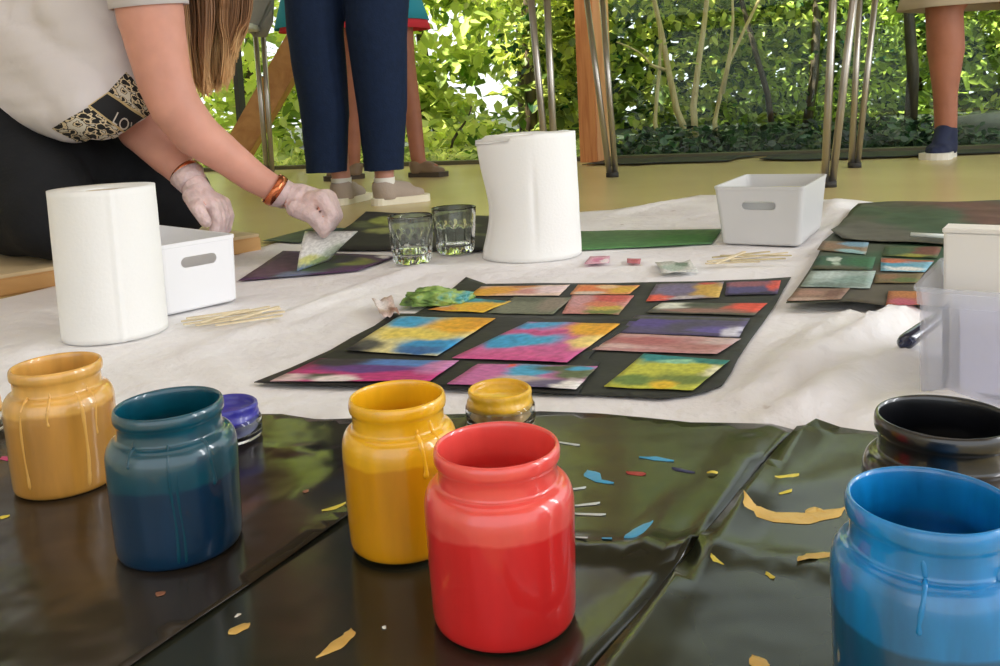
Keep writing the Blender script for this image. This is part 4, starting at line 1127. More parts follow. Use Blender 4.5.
# ------------------------------------------------------------------ paint jars
def jar_mat(name, film, fill, zfill, wobble=.004, streak=.25, seed=0, rough=.32):
    m, nt, b = new_mat(name)
    N, L = nt.nodes, nt.links
    tc = N.new('ShaderNodeTexCoord')
    sp = N.new('ShaderNodeSeparateXYZ'); L.new(tc.outputs['Object'], sp.inputs[0])
    n = N.new('ShaderNodeTexNoise'); n.inputs['Scale'].default_value = 20; n.inputs['Detail'].default_value = 4
    of = N.new('ShaderNodeVectorMath'); of.operation = 'ADD'; of.inputs[1].default_value = (seed, seed * .3, 0)
    L.new(tc.outputs['Object'], of.inputs[0]); L.new(of.outputs[0], n.inputs['Vector'])
    a = N.new('ShaderNodeMath'); a.operation = 'MULTIPLY_ADD'; a.inputs[1].default_value = wobble * 4; L.new(n.outputs['Fac'], a.inputs[0])
    L.new(sp.outputs['Z'], a.inputs[2])
    mr = N.new('ShaderNodeMapRange'); mr.inputs['From Min'].default_value = zfill + wobble * 2 - .0008; mr.inputs['From Max'].default_value = zfill + wobble * 2 + .0012
    L.new(a.outputs[0], mr.inputs['Value'])
    mx = N.new('ShaderNodeMix'); mx.data_type = 'RGBA'; L.new(mr.outputs[0], mx.inputs['Factor'])
    mx.inputs['A'].default_value = C4(fill); mx.inputs['B'].default_value = C4(film)
    # vertical wash streaks
    mp = N.new('ShaderNodeMapping'); mp.inputs['Scale'].default_value = (55, 55, 9); L.new(of.outputs[0], mp.inputs['Vector'])
    s = N.new('ShaderNodeTexNoise'); s.inputs['Scale'].default_value = 1; s.inputs['Detail'].default_value = 5; L.new(mp.outputs[0], s.inputs['Vector'])
    r = N.new('ShaderNodeMapRange'); r.inputs['From Min'].default_value = .3; r.inputs['From Max'].default_value = .7
    r.inputs['To Min'].default_value = 1 - streak; r.inputs['To Max'].default_value = 1 + streak * .7
    L.new(s.outputs['Fac'], r.inputs['Value'])
    sc = N.new('ShaderNodeVectorMath'); sc.operation = 'SCALE'; L.new(mx.outputs['Result'], sc.inputs[0]); L.new(r.outputs[0], sc.inputs['Scale'])
    L.new(sc.outputs[0], b.inputs['Base Color'])
    b.inputs['Roughness'].default_value = rough
    b.inputs['Coat Weight'].default_value = 1.0; b.inputs['Coat Roughness'].default_value = .04
    b.inputs['Subsurface Weight'].default_value = .25; b.inputs['Subsurface Radius'].default_value = (.01, .01, .01); b.inputs['Subsurface Scale'].default_value = .5
    bp = N.new('ShaderNodeBump'); bp.inputs['Strength'].default_value = .12; bp.inputs['Distance'].default_value = .004
    L.new(s.outputs['Fac'], bp.inputs['Height']); L.new(bp.outputs['Normal'], b.inputs['Normal'])
    return m

def jar_profile(R, Ht):
    # outer profile, fractions of (R, Ht)
    pts = [(.30, .012), (.82, .0), (.90, .006), (.945, .022), (.962, .05), (.970, .12), (.982, .3), (.993, .5), (1.0, .60), (1.0, .665)]
    for i in range(1, 9):                       # round shoulder
        th = math.radians(90 * i / 8)
        pts.append((.805 + .195 * max(0, math.cos(th)) ** .85, .665 + .135 * math.sin(th)))
    pts += [(.795, .82), (.792, .86), (.796, .895), (.81, .908), (.832, .918), (.842, .935), (.842, .962), (.834, .982), (.818, .995), (.80, 1.0), (.782, .996), (.772, .98)]
    return [(r * R, z * Ht) for r, z in pts]
def jar_inner(R, Ht):
    return [(r * R, z * Ht) for r, z in [(.76, .95), (.752, .86), (.765, .805), (.88, .74), (.93, .66), (.925, .4), (.91, .09), (.8, .05), (.3, .045)]]

def paint_jar(px, pyb, wbody, pyrim, label, film, fill, ffrac, zb, drips=(), seed=0, dirt=None, tilt=0.0, paint_top=None, streak=.25):
    p = at(px, pyb, zb)
    R = None; Ht = .09
    # body half-width measured about mid height
    for _ in range(6):
        d = depth(p + Vector((0, 0, Ht * .5)))
        R = wbody / 2 * d / F * .985
        Ht = find_h(p, pyrim)
    t = empty('paint_jar', p, 0, label, 'paint jar')
    M = jar_mat('jar_' + str(seed), film, fill, Ht * ffrac, seed=seed, streak=streak)
    n = 96
    prof = jar_profile(R, Ht) + jar_inner(R, Ht)
    vs, fs = lathe(prof, n)
    fs.append(tuple(reversed(range(n))))
    k = len(prof) - 1
    fs.append(tuple(range(k * n, (k + 1) * n)))
    link('jar_body', mesh('jar_body', vs, fs), M, t)
    # the paint inside
    zt = Ht * ffrac
    rp = R * .905
    vs, fs = lathe([(.001, Ht * .06), (R * .85, Ht * .07), (rp, Ht * .12), (rp, zt - .001), (rp - .002, zt), (.001, zt)], 48)
    fs.append(tuple(reversed(range(48)))); fs.append(tuple(range(5 * 48, 6 * 48)))
    link('paint', mesh('paint', vs, fs), mat('wet_' + str(seed), fill, .2, .5), t)
    # clear glass foot
    vs, fs = lathe([(R * .80, .0005), (R * .89, .0002), (R * .935, .0022), (R * .962, .005), (R * .955, .0062), (R * .80, .004)], n)
    link('foot_ring', mesh('foot_ring', vs, fs), mat('foot_' + str(seed), [c_ * .35 + .02 for c_ in fill], .08, .7), t)
    op = jar_profile(R, Ht)[6:]
    op = [q for q in op if q[1] < Ht * .99]
    MD = mat('drip_' + str(seed), [min(1, c_ * (.82 if seed == 2 else 1.02)) for c_ in film], .3, .5, coat=.5)
    for (deg, f0, f1, w) in drips:
        a = math.radians(deg)
        pts, rad = [], []
        Z0, Z1 = Ht * f0, Ht * f1
        steps = 26
        zs = [q[1] for q in op]; rs_ = [q[0] for q in op]
        for i in range(steps + 1):
            z = Z1 + (Z0 - Z1) * i / steps
            r = float(np.interp(z, [q[1] for q in jar_profile(R, Ht)[1:-2]], [q[0] for q in jar_profile(R, Ht)[1:-2]]))
            aa = a + .022 * math.sin(i * .22 + deg)
            pts.append(Vector(((r - w * .55) * math.cos(aa), (r - w * .55) * math.sin(aa), z)))
            rad.append(w * .8 * (1 + .10 * math.sin(i * .5 + deg)) * min(1, .35 + i / 5) * (1.15 if steps - 4 < i < steps else 1) * (.6 if i == steps else 1))
        tube('paint_drip', pts, rad, MD, t, 8)
    return t, p, R, Ht

ZB = .0080
j = {}
j['ochre'] = paint_jar(68, 481, 103, 363, 'ochre yellow paint jar at the left edge, drips down its front', srgb(226, 172, 84), srgb(196, 140, 58), .66, ZB, [(-105, .10, .88, .0018), (-40, .05, .9, .0022), (-75, .6, .86, .0015), (-25, .45, .88, .0013)], 1)
j['teal'] = paint_jar(181, 543, 127, 402, 'dark teal paint jar standing beside the ochre jar', srgb(0, 76, 94), srgb(0, 48, 78), .52, ZB, [(-72, .04, .86, .0014), (-66, .04, .72, .0012), (-35, .5, .86, .0018), (-110, .7, .88, .0016)], 2)
j['yellow'] = paint_jar(406, 539, 116, 394, 'large bright yellow paint jar just left of the red jar', srgb(244, 184, 22), srgb(222, 154, 10), .62, ZB, [(-60, .55, .88, .0022), (-40, .72, .9, .002)], 3, streak=.16)
j['red'] = paint_jar(505, 613, 152, 443, 'red paint jar standing in the centre foreground', srgb(240, 84, 76), srgb(226, 42, 42), .60, ZB - .001, [], 4, streak=.10)
j['cyan'] = paint_jar(929, 728, 189, 497, 'light blue paint jar in the right foreground with a long drip', srgb(10, 132, 200), srgb(2, 96, 140), .54, ZB - .001, [(-58, .04, .955, .0062), (-74, .1, .62, .0016), (-48, .5, .9, .002), (-120, .62, .9, .0016)], 5, streak=.38)
j['black'] = paint_jar(944, 600, 156, 415, 'black paint jar behind the light blue jar', srgb(13, 14, 19), srgb(8, 9, 13), .6, ZB - .001, [(-60, .6, .9, .0022)], 6)
for k_, q in j.items(): print('jar', k_, [round(v_, 3) for v_ in q[1]], 'R', round(q[2], 4), 'H', round(q[3], 4))

def baby_jar(px, pyb, wbody, Ht, label, col, zb, seed):
    p = at(px, pyb, zb)
    R = wbody / 2 * depth(p) / F
    t = empty('small_jar', p, 0, label, 'small jar')
    n = 64
    out = [(.2, .0), (.88, .0), (.97, .03), (1, .1), (1, .45), (.985, .55), (.93, .62), (.90, .66), (.90, .70)]
    inn = [(.86, .70), (.86, .64), (.93, .5), (.93, .12), (.2, .09)]
    pr = [(r * R, z * Ht) for r, z in out + inn]
    vs, fs = lathe(pr, n); k = len(pr) - 1
    fs.append(tuple(reversed(range(n)))); fs.append(tuple(range(k * n, (k + 1) * n)))
    link('glass_body', mesh('glass_body', vs, fs), M_GLASS, t)
    nk = [(.72, .50), (.925, .50), (.95, .58), (.945, .66), (.915, .72), (.90, .80), (.915, .86), (.91, .96), (.87, 1.0), (.82, .985), (.80, .90), (.78, .80), (.2, .76)]
    vs, fs = lathe([(r * R * (.99), z * Ht) for r, z in nk], n, rfun=lambda r, z, a: r * (1 + .02 * math.sin(a * 3 + z * 300)))
    fs.append(tuple(range(12 * n, 13 * n))); fs.append(tuple(reversed(range(n))))
    link('painted_neck', mesh('painted_neck', vs, fs), mat('neck_' + str(seed), col, .35, .5, coat=.4, var=.2, vscale=40, bump=.2, bscale=70), t)
    vs, fs = lathe([(.001, Ht * .1), (R * .92, Ht * .11), (R * .925, Ht * .2), (R * .5, Ht * .22), (.001, Ht * .22)], 48)
    fs.append(tuple(range(4 * 48, 5 * 48)))
    link('paint', mesh('paint', vs, fs), mat('residue_' + str(seed), [x * .6 + .2 for x in col], .4), t)
    return t
baby_jar(501, 424, 70, .031, 'small low glass jar with a yellow painted neck, behind the red jar', srgb(238, 184, 40), .0085, 7)
baby_jar(229, 437, 66, .029, 'small low glass jar with a violet-blue painted neck, behind the teal jar', srgb(58, 56, 160), .0095, 8)
baby_jar(-28, 432, 62, .030, 'small glass jar with an ochre neck cut by the left picture edge', srgb(226, 172, 84), .0095, 9)

# ------------------------------------------------------------------ clear plastic box with its contents, dark blue handle
M_CLEAR = frosted('frosted_clear_plastic', srgb(232, 234, 240), .30, .12)
b0 = at(918, 397, .004)
CBANG = 0.0
def clear_box():
    p0 = Vector((b0.x, b0.y, b0.z))
    Ht = find_h(p0, 287)
    q = at(945, 258, Ht + p0.z)
    dv = Vector((q.x - p0.x, q.y - p0.y, 0)); ang = math.atan2(dv.y, dv.x) - math.pi / 2
    Dp = dv.length
    t = empty('clear_box', p0, ang, 'clear plastic storage box holding white papers, at the right picture edge', 'storage box')
    W, th = .23, .0022
    bm = bmesh.new()
    def rr(z, k, n=5, r=.008):
        x0, x1, y0, y1 = -k, W + k, -k, Dp + k
        out = []
        for cx, cy, a0 in ((x1 - r, y0 + r, -90), (x1 - r, y1 - r, 0), (x0 + r, y1 - r, 90), (x0 + r, y0 + r, 180)):
            for i in range(n + 1):
                a = math.radians(a0 + 90 * i / n)
                out.append(bm.verts.new((cx + r * math.cos(a), cy + r * math.sin(a), z)))
        return out
    L_ = [rr(0, -.003), rr(.003, 0), rr(Ht - .016, .0), rr(Ht - .015, .002), rr(Ht - .004, .0022), rr(Ht - .003, .004), rr(Ht, .004), rr(Ht, 0), rr(Ht - .015, -th), rr(.004, -th)]
    for a, b_ in zip(L_, L_[1:]):
        for i in range(len(a)):
            k = (i + 1) % len(a); bm.faces.new((a[i], a[k], b_[k], b_[i]))
    bm.faces.new(list(reversed(L_[0]))); bm.faces.new(L_[-1])
    bmesh.ops.recalc_face_normals(bm, faces=bm.faces)
    link('box_shell', from_bm('box_shell', bm), M_CLEAR, t, smooth=False)
    return t, p0, Ht, W, Dp, ang
cbx, cp, CH, CW, CD, CBANG = clear_box()
print('clear box', cp, CH, CD, CBANG)
M_CARD = mat('white_card', srgb(236, 232, 224), .8)
CBM = Matrix.Translation(cp) @ Matrix.Rotation(CBANG, 4, 'Z')
def in_box(name, x0, x1, y0, y1, z0, z1, mat_, bev=.0004, label=None, cat=None):
    """upright thing inside the clear box, in the box's own axes"""
    bm = bmesh.new()
    box_bm(bm, (0, 0, 0), (x1 - x0, y1 - y0, z1 - z0), bevel=bev)
    o = link(name, from_bm(name, bm), mat_, smooth=False, loc=CBM @ Vector((x0, y0, z0)))
    o.rotation_euler.z = CBANG
    return tag(o, label, cat)
kp = onY(945, 260, (CBM @ Vector((.0, CD * .72, 0))).y)
cx0 = None
for k in range(200):
    xx = k * .0008
    if proj(CBM @ Vector((xx, CD * .66, CH)))[0] > 943: cx0 = xx; break
zt = find_h(CBM @ Vector((cx0, CD * .66, 0)), 229)
o = in_box('white_carton', cx0, cx0 + .15, CD * .66, CD * .66 + .03, .006, zt, M_CARD, .002, 'white carton standing upright in the clear box, sticking out above its rim', 'carton')
lid = box_obj('carton_lid', (-.001, -.001, zt - .006 - .004), (.151, .031, zt - .006 + .001), M_CARD, o, bevel=.001)
print('carton', cx0, zt)
in_box('paper_sheet', .030, .20, .014, .0155, .006, CH * .84, mat('lilac_sheet', srgb(226, 224, 236), .8), .0003, 'white paper sheet standing at the near side inside the clear box', 'paper')
in_box('paper_sheet', .022, .17, .026, .0275, .006, CH * .90, mat('white_sheet', srgb(232, 230, 232), .8), .0003, 'larger white paper sheet standing second inside the clear box', 'paper')
in_box('grey_divider', .017, .0185, .010, .040, .006, CH * .80, mat('grey_card', srgb(110, 110, 118), .8), .0003, 'thin dark grey card standing edgewise inside the clear box', 'divider')
in_box('envelope_bundle', .03, .19, .040, CD * .62, .006, CH * .72, mat('envelopes', srgb(214, 212, 218), .8), .001, 'pale bundle of envelopes between sheets and carton in the clear box', 'envelopes')
ha, hb_ = at(906, 346, .018), at(944, 318, .03)
Yh = ha.y
hv = empty('tool_handle', ha, 0, 'glossy navy blue tool handle poking out on the left behind the clear box', 'handle')
hv.location = (0, 0, 0)
p0_ = at(900, 346, .016); p1_ = onY(938, 318, p0_.y + .045)
hv.location = p0_
M_NAVYP = mat('navy_plastic', srgb(26, 34, 66), .2, .5, coat=.6)
def hand_data():
    pts, rad = [], []
    for i in range(15):
        f = i / 14
        pts.append(p0_.lerp(p1_, f))
        rad.append((9 * p0_.y / F) * min(1, math.sqrt(max(.02, 1 - (1 - min(1, f / .2)) ** 2))) * (1 - .25 * f))
    return pts, rad
pts, rad = hand_data()
tube('grip', pts, rad, M_NAVYP, hv, 16, keep_world=True)
tube('ferrule', [p1_, p1_ + (p1_ - p0_).normalized() * .03], .0035, M_METAL, hv, 12, keep_world=True)

# ------------------------------------------------------------------ metal-legged table and a second table at the left
def table(name, feet, tops, ztop, label, top_mat, rods_r, outline_pad=.05, extra=None):
    cx = sum(f.x for f in feet) / len(feet); cy = sum(f.y for f in feet) / len(feet)
    t = empty(name, (cx, cy, 0), 0, label, 'table')
    for f, (a, b_) in zip(feet, tops):
        lg = None
        for i, q in enumerate((a, b_)):
            side = (b_ - a).normalized() * (rods_r * (1 if i else -1))
            p_low = Vector((f.x, f.y, .012)) + Vector((side.x, side.y, 0))
            vs, fs = tube_data([p_low, q], rods_r, 12)
            if lg is None: V_, F_ = list(vs), list(fs)
            else: V_ += vs; F_ += [tuple(k + len(lg) for k in fc) for fc in fs]
            lg = list(V_)
        o = link('leg', mesh('leg', V_, F_), M_METAL, t, keep_world=True)
        vs, fs = tube_data([Vector((f.x, f.y, 0.0)), Vector((f.x, f.y, .016))], rods_r * 2.1, 14)
        link('foot_cap', mesh('foot_cap', vs, fs), M_RUBBER, o, keep_world=True)
    xs = [q.x for pr in tops for q in pr]; ys = [q.y for pr in tops for q in pr]
    o = box_obj('tabletop', (min(xs) - outline_pad, min(ys) - outline_pad, ztop), (max(xs) + outline_pad, max(ys) + outline_pad, ztop + .025), top_mat, bevel=.004)
    o.parent = t; o.matrix_parent_inverse = pmat(t).inverted()
    return t
def ext(foot, px, zt):
    """point at height zt on the rod that runs from the foot through the spot (px,0)"""
    q = onY(px, 0, foot.y)
    f = (zt - .012) / (q.z - .012)
    return Vector((foot.x + (q.x - foot.x) * f, foot.y, zt))
M_TOP = mat('white_laminate', srgb(226, 222, 212), .5)
fB, fC, fD, fE = at(552.5, 193), at(612.5, 177), at(828.5, 187), at(854.5, 167.5)
ZT = .66
table('metal_leg_table', [fB, fC, fD, fE], [(ext(fB, 531.5, ZT), ext(fB, 546.5, ZT)), (ext(fC, 587, ZT), ext(fC, 602, ZT)), (ext(fD, 834, ZT), ext(fD, 852.5, ZT)), (ext(fE, 860, ZT), ext(fE, 874.5, ZT))], ZT, 'table on paired slanting steel rod legs, standing behind the tall roll and grey bin', M_TOP, .0105)
fA = at(269.5, 171)
fA = onY(269.5, 171, 3.75); fA.z = 0
bk = Vector((-.42, .12, 0)); 
f2, f3 = fA + Vector((-.44, -.05, 0)), fA + Vector((-.40, -.36, 0))
tb = table('metal_leg_table', [fA, f2, f3], [(ext(fA, 252, .62), ext(fA, 261.5, .62)), (f2 + Vector((-.03, 0, .62)), f2 + Vector((-.08, 0, .62))), (f3 + Vector((-.03, 0, .62)), f3 + Vector((-.08, 0, .62)))], .62, 'small table on steel rod legs behind the kneeling woman\'s long hair', M_TOP, .011, outline_pad=.0)
# grey cloth hanging over the corner of that table
pq = [onY(249, -8, 3.70), onY(274, -8, 3.70), onY(273, 22, 3.70), onY(268, 37, 3.70), onY(254, 37, 3.70), onY(249, 30, 3.70)]
bm = bmesh.new(); bm.faces.new([bm.verts.new(p) for p in pq]); bmesh.ops.triangulate(bm, faces=bm.faces[:])
bmesh.ops.subdivide_edges(bm, edges=bm.edges[:], cuts=5)
for q in bm.verts: q.co.y += .01 * math.sin(q.co.x * 90)
o = link('grey_cloth', from_bm('grey_cloth', bm), mat('grey_cloth', srgb(150, 146, 136), .9)); s_ = o.modifiers.new('s', 'SOLIDIFY'); s_.thickness = .004
tag(o, 'grey cloth hanging from the small table beside the long hair', 'cloth')

# dark sheets drying on the floor by the panes
for i, (pts, lab) in enumerate([([(582, 165), (604, 157), (624, 153), (700, 154), (752, 151.5), (738, 158), (728, 161), (660, 163), (634, 164.5), (600, 164)], 'black sheet lying along the panes between post and right table'), ([(759, 159.5), (768, 154), (778, 152), (900, 149), (960, 148), (1010, 148), (1012, 152), (930, 155.5), (850, 158.5), (800, 160)], 'black sheet lying along the panes behind the right table legs')]):
    P = [A(*q, .006) for q in pts]
    # keep on the room side of the panes
    P = [Vector((p.x, min(p.y, wall_pt(p.x).y - .02))) for p in P]
    o = sheet('black_paper', P, .05, z_const(.008, .004, 20 + i), M_BLACKPAPER2, thick=.002); tag(o, lab, 'paper')

# ------------------------------------------------------------------ people
def cap(a, ra, b_, rb): return (a, ra, b_, rb)
def chain(pts):
    return [(pts[i][0], pts[i][1], pts[i + 1][0], pts[i + 1][1]) for i in range(len(pts) - 1)]
M_NAVY = mat('navy_denim', srgb(26, 40, 66), .85, .2, var=.12, vscale=60, bump=.15, bscale=200)
M_BLACKTR = mat('black_trousers', srgb(30, 31, 33), .85, .2, var=.15, vscale=20, bump=.15, bscale=150)
M_TEE = mat('offwhite_jersey', srgb(214, 207, 206), .9, .2, bump=.1, bscale=40)
M_GLOVE = mat('latex_glove', srgb(214, 188, 184), .5, .4, sub=.15, bump=.7, bscale=70, var=.14, vscale=50)
M_HAIR_ = None

def face_head(c, fwd, up, s=1.0):
    """capsules of a head with jaw, nose, ears and neck root"""
    fwd = fwd.normalized(); up = (up - fwd * up.dot(fwd)).normalized(); sd = fwd.cross(up)
    P = lambda f, u, r: c + (fwd * f + up * u + sd * r) * s
    cs = [cap(P(-.015, .03, 0), .078 * s, P(.02, .025, 0), .074 * s), cap(P(.02, -.01, 0), .068 * s, P(.04, -.065, 0), .045 * s), cap(P(.07, -.085, 0), .020 * s, P(.055, -.08, 0), .028 * s),
          cap(P(.092, .01, 0), .009 * s, P(.104, -.022, 0), .013 * s), cap(P(.088, -.05, .014), .008 * s, P(.088, -.05, -.014), .008 * s)]
    for k in (-1, 1):
        cs += [cap(P(-.005, .01, .076 * k), .010 * s, P(-.005, -.025, .074 * k), .009 * s), cap(P(.07, .02, .035 * k), .016 * s, P(.06, -.01, .045 * k), .018 * s)]
    eyes = [P(.082, .008, .030), P(.082, .008, -.030)]
    return cs, eyes, P

def hand_caps(wr, dirv, palmn, s=1.0, curl=.5):
    """wrist, direction of the fingers, palm normal -> capsules of a hand with five fingers"""
    d = dirv.normalized(); n = (palmn - d * palmn.dot(d)).normalized(); sd = d.cross(n)
    cs = [cap(wr, .024 * s, wr + d * .035 * s, .026 * s)]
    for k in range(4):
        y = (-.030 + .02 * k) * s
        a = wr + d * .02 * s + sd * y * .7; b_ = wr + d * .085 * s + sd * y
        cs.append(cap(a, .014 * s, b_, .0115 * s))
        Ls = [.072, .08, .076, .06][k] * s
        d1 = (d * math.cos(curl) + n * math.sin(curl)); d2 = (d * math.cos(curl * 2) + n * math.sin(curl * 2))
        m_ = b_ + d1 * Ls * .55; e = m_ + d2 * Ls * .45
        cs += [cap(b_, .0105 * s, m_, .009 * s), cap(m_, .009 * s, e, .0075 * s)]
    t0 = wr + d * .03 * s - sd * .03 * s; t1 = t0 + (d * .7 - sd * .7 + n * .3).normalized() * .038 * s; t2 = t1 + (d * .95 - sd * .2 + n * .3).normalized() * .03 * s
    cs += [cap(t0, .014 * s, t1, .011 * s), cap(t1, .011 * s, t2, .009 * s)]
    return cs

# ------------- kneeling woman in the white T-shirt
woman = empty('person', (-.85, 1.75, 0), 0, 'kneeling woman in off-white T-shirt and gloves, long hair hanging, working over purple sheet', 'person')
O = onY
sh_n = O(138, -62, 1.50); el_n = O(166, 106, 1.52); wr_n = O(272, 189, 1.60)
sh_f = O(118, -70, 1.84); el_f = O(108, 82, 1.72); wr_f = O(192, 182, 1.57)
pel = Vector((-1.06, 1.86, .33)); chest = O(78, -55, 1.66); belly = O(8, 35, 1.74); neck = O(175, -95, 1.66); headc = O(232, -118, 1.64)
kn_n = Vector((-.78, 1.525, .117)); kn_f = Vector((-.645, 1.72, .117))
an_n = Vector((-1.045, 1.74, .098)); an_f = Vector((-.95, 1.98, .098))
hp_n = pel + Vector((.02, -.09, 0)); hp_f = pel + Vector((.07, .09, 0))
fw = Vector((.72, -.18, -.66)); upv = Vector((.6, 0, .8))
hcs, eyes, HP = face_head(headc, fw, upv, .95)
r_ = lambda px, Y: px * Y / F
body = []
body += chain([(pel, .115), (belly, .115), (chest, .12), (neck, .05), (headc, .05)])
body += [cap(sh_n, .05, chest, .10), cap(sh_f, .05, chest, .10)]
body += chain([(sh_n, .060), (O(151, 18, 1.51), r_(32, 1.51)), (O(158, 52, 1.515), r_(28.5, 1.52)), (O(165, 82, 1.52), r_(26.5, 1.52)), (O(176, 108, 1.525), r_(25, 1.53)), (O(196, 134, 1.545), r_(23.5, 1.54)), (O(223, 153.5, 1.57), r_(19.3, 1.57)), (O(252, 176, 1.59), r_(16.2, 1.59)), (O(274, 189, 1.60), r_(14, 1.6)), (O(286, 195, 1.605), r_(13.5, 1.6))])
body += chain([(sh_f, .052), (el_f, .042), (O(143, 128, 1.66), r_(25, 1.66)), (O(170, 158, 1.61), r_(19, 1.6)), (wr_f, r_(13.5, 1.57)), (O(198, 192, 1.56), r_(13, 1.56))])
for a, b_, c_ in ((hp_n, kn_n, an_n), (hp_f, kn_f, an_f)):
    body += chain([(a, .09), (b_, .055), (a.lerp(c_, .55) if False else b_.lerp(c_, .5), .05), (c_, .036)])
    ft = c_ + (c_ - b_).normalized() * .13; ft.z = .068
    body += [cap(c_, .034, ft, .026)]
body += hcs
# hands are part of the same skin, gloves are a second skin over them
near_hand = chain([(O(286, 195, 1.605), r_(13, 1.6)), (O(300, 199, 1.61), r_(16, 1.61)), (O(318, 203, 1.615), r_(14, 1.61))])
near_hand += [cap(O(296, 208, 1.585), r_(10, 1.6), O(310, 214, 1.58), r_(9, 1.6))]
for i in range(4):
    Yk = 1.575 + .019 * i
    kx, ky = 322 + 2.6 * i, 196 + 1.5 * (i - 1.5) ** 2 * .5
    near_hand += chain([(O(305, 201, 1.60 + .008 * i), r_(10, 1.6)), (O(kx, ky, Yk), r_(7.6, 1.6)), (O(kx + 10 - i, ky + 18, Yk - .004), r_(6.8, 1.6)), (O(kx + 2 - i * .5, ky + 35 - 2 * i, Yk - .012), r_(5.6, 1.6))])
near_hand += chain([(O(296, 208, 1.575), r_(9.5, 1.58)), (O(312, 216, 1.56), r_(8, 1.57)), (O(322, 229, 1.565), r_(6.4, 1.57))])
far_hand = chain([(O(194, 184, 1.565), r_(13, 1.56)), (O(200, 196, 1.56), r_(15, 1.56)), (O(207, 207, 1.56), r_(12, 1.56))])
for i in range(4):
    kx = 213 + 4.2 * i; Yk = 1.53 + .016 * i
    far_hand += chain([(O(203, 195, 1.55 + .006 * i), r_(9, 1.55)), (O(kx - 1.5, 206 - i, Yk), r_(6.8, 1.55)), (O(kx + 3, 219 - i, Yk), r_(6.2, 1.55)), (O(kx + 1, 233 - 1.5 * i, Yk - .006), r_(5.2, 1.55))])
far_hand += chain([(O(191, 196, 1.53), r_(8.5, 1.54)), (O(198, 209, 1.505), r_(7.4, 1.52)), (O(206, 222, 1.50), r_(6, 1.51))])
shrink = lambda L_, k: [cap(a, ra * k, b_, rb * k) for a, ra, b_, rb in L_]
body += shrink(near_hand, .84) + shrink(far_hand, .84)
wb = blob('body', body, M_SKIN, woman, voxel=.0058, smooth_it=5)
M_EYE = mat('eye_white', (.8, .8, .8), .2); M_LIP = mat('lip', srgb(176, 92, 84), .5)
def eyes_on(eyes, parent, P, s):
    for e in eyes:
        vs, fs = capsule_data(e, .011 * s, e + Vector((.0005, 0, 0)), .011 * s, 14, 5)
        eo = link('eye', mesh('eye', vs, fs), M_EYE, parent, keep_world=True)
        pe = e + (P(1, 0, 0) - P(0, 0, 0)).normalized() * .0075 * s
        vs, fs = capsule_data(pe, .005 * s, pe + Vector((.0003, 0, 0)), .005 * s, 10, 4)
        link('iris', mesh('iris', vs, fs), mat('iris', srgb(70, 52, 36), .2), eo, keep_world=True)
    a, b_ = P(.094, -.05, .018), P(.094, -.05, -.018)
    vs, fs = capsule_data(a, .004 * s, b_, .004 * s, 10, 4)
    link('mouth', mesh('mouth', vs, fs), M_LIP, parent, keep_world=True)
eyes_on(eyes, woman, HP, .95)
# gloves
def axis_cut(a, b_):
    return (a, (a - b_).normalized())
gn = blob('glove', near_hand, M_GLOVE, woman, voxel=.003, smooth_it=3, cuts=[axis_cut(O(281, 193, 1.605), O(300, 200, 1.61))])
gf = blob('glove', far_hand, M_GLOVE, woman, voxel=.003, smooth_it=3, cuts=[axis_cut(O(190, 179, 1.567), O(200, 196, 1.56))])
def cuff(name, pts, r0, mat_, parent, flare=1.15, n=24, wav=.0):
    vs, fs = tube_data(pts, r0, n, caps=False)
    o = link(name, mesh(name, vs, fs), mat_, parent, keep_world=True)
    s = o.modifiers.new('s', 'SOLIDIFY'); s.thickness = .0015; s.offset = 1
    return o
cuff('glove_cuff', [O(277, 191, 1.602), O(281, 193, 1.604), O(288, 196, 1.606)], [r_(17, 1.6), r_(15.2, 1.6), r_(14.2, 1.6)], M_GLOVE, gn)
cuff('glove_cuff', [O(187, 175, 1.575), O(190, 180, 1.57), O(194, 185, 1.565)], [r_(17.5, 1.57), r_(15.5, 1.57), r_(14, 1.57)], M_GLOVE, gf)
# copper bangles
M_COPPER = mat('copper', srgb(206, 120, 78), .22, .5, metal=.9)
cuff('bracelet', [O(271, 187.5, 1.598), O(275, 190, 1.60), O(279, 192.5, 1.602)], [r_(16.6, 1.6), r_(17.2, 1.6), r_(16.4, 1.6)], M_COPPER, woman)['label'] = 'broad copper bangle on the near wrist'
cuff('bracelet', [O(184, 172, 1.578), O(186.5, 174.5, 1.576)], [r_(16.5, 1.575), r_(16.2, 1.575)], M_COPPER, woman)['label'] = 'thin copper bangle on the far wrist'
# trousers
tr = []
for a, b_, c_, rk in ((hp_n, kn_n, an_n, .080), (hp_f, kn_f, an_f, .080)):
    tr += chain([(a, .135), (a.lerp(b_, .5), .112), (b_, rk), (b_.lerp(c_, .5), .072), (c_, .05)])
tr += [cap(hp_n, .135, hp_f, .135), cap(pel + Vector((.06, 0, .02)), .13, pel + Vector((.14, -.06, .06)), .12), cap(kn_n.lerp(hp_n, .3), .09, kn_f.lerp(hp_f, .3), .09)]
trz = blob('trousers', [(Vector(a), ra, Vector(b_), rb) for a, ra, b_, rb in tr], M_BLACKTR, woman, voxel=.010, smooth_it=6,
     disp=lambda co, no: co + no * .006 * noise.noise(Vector((co.x * 11, co.y * 11, co.z * 7))))
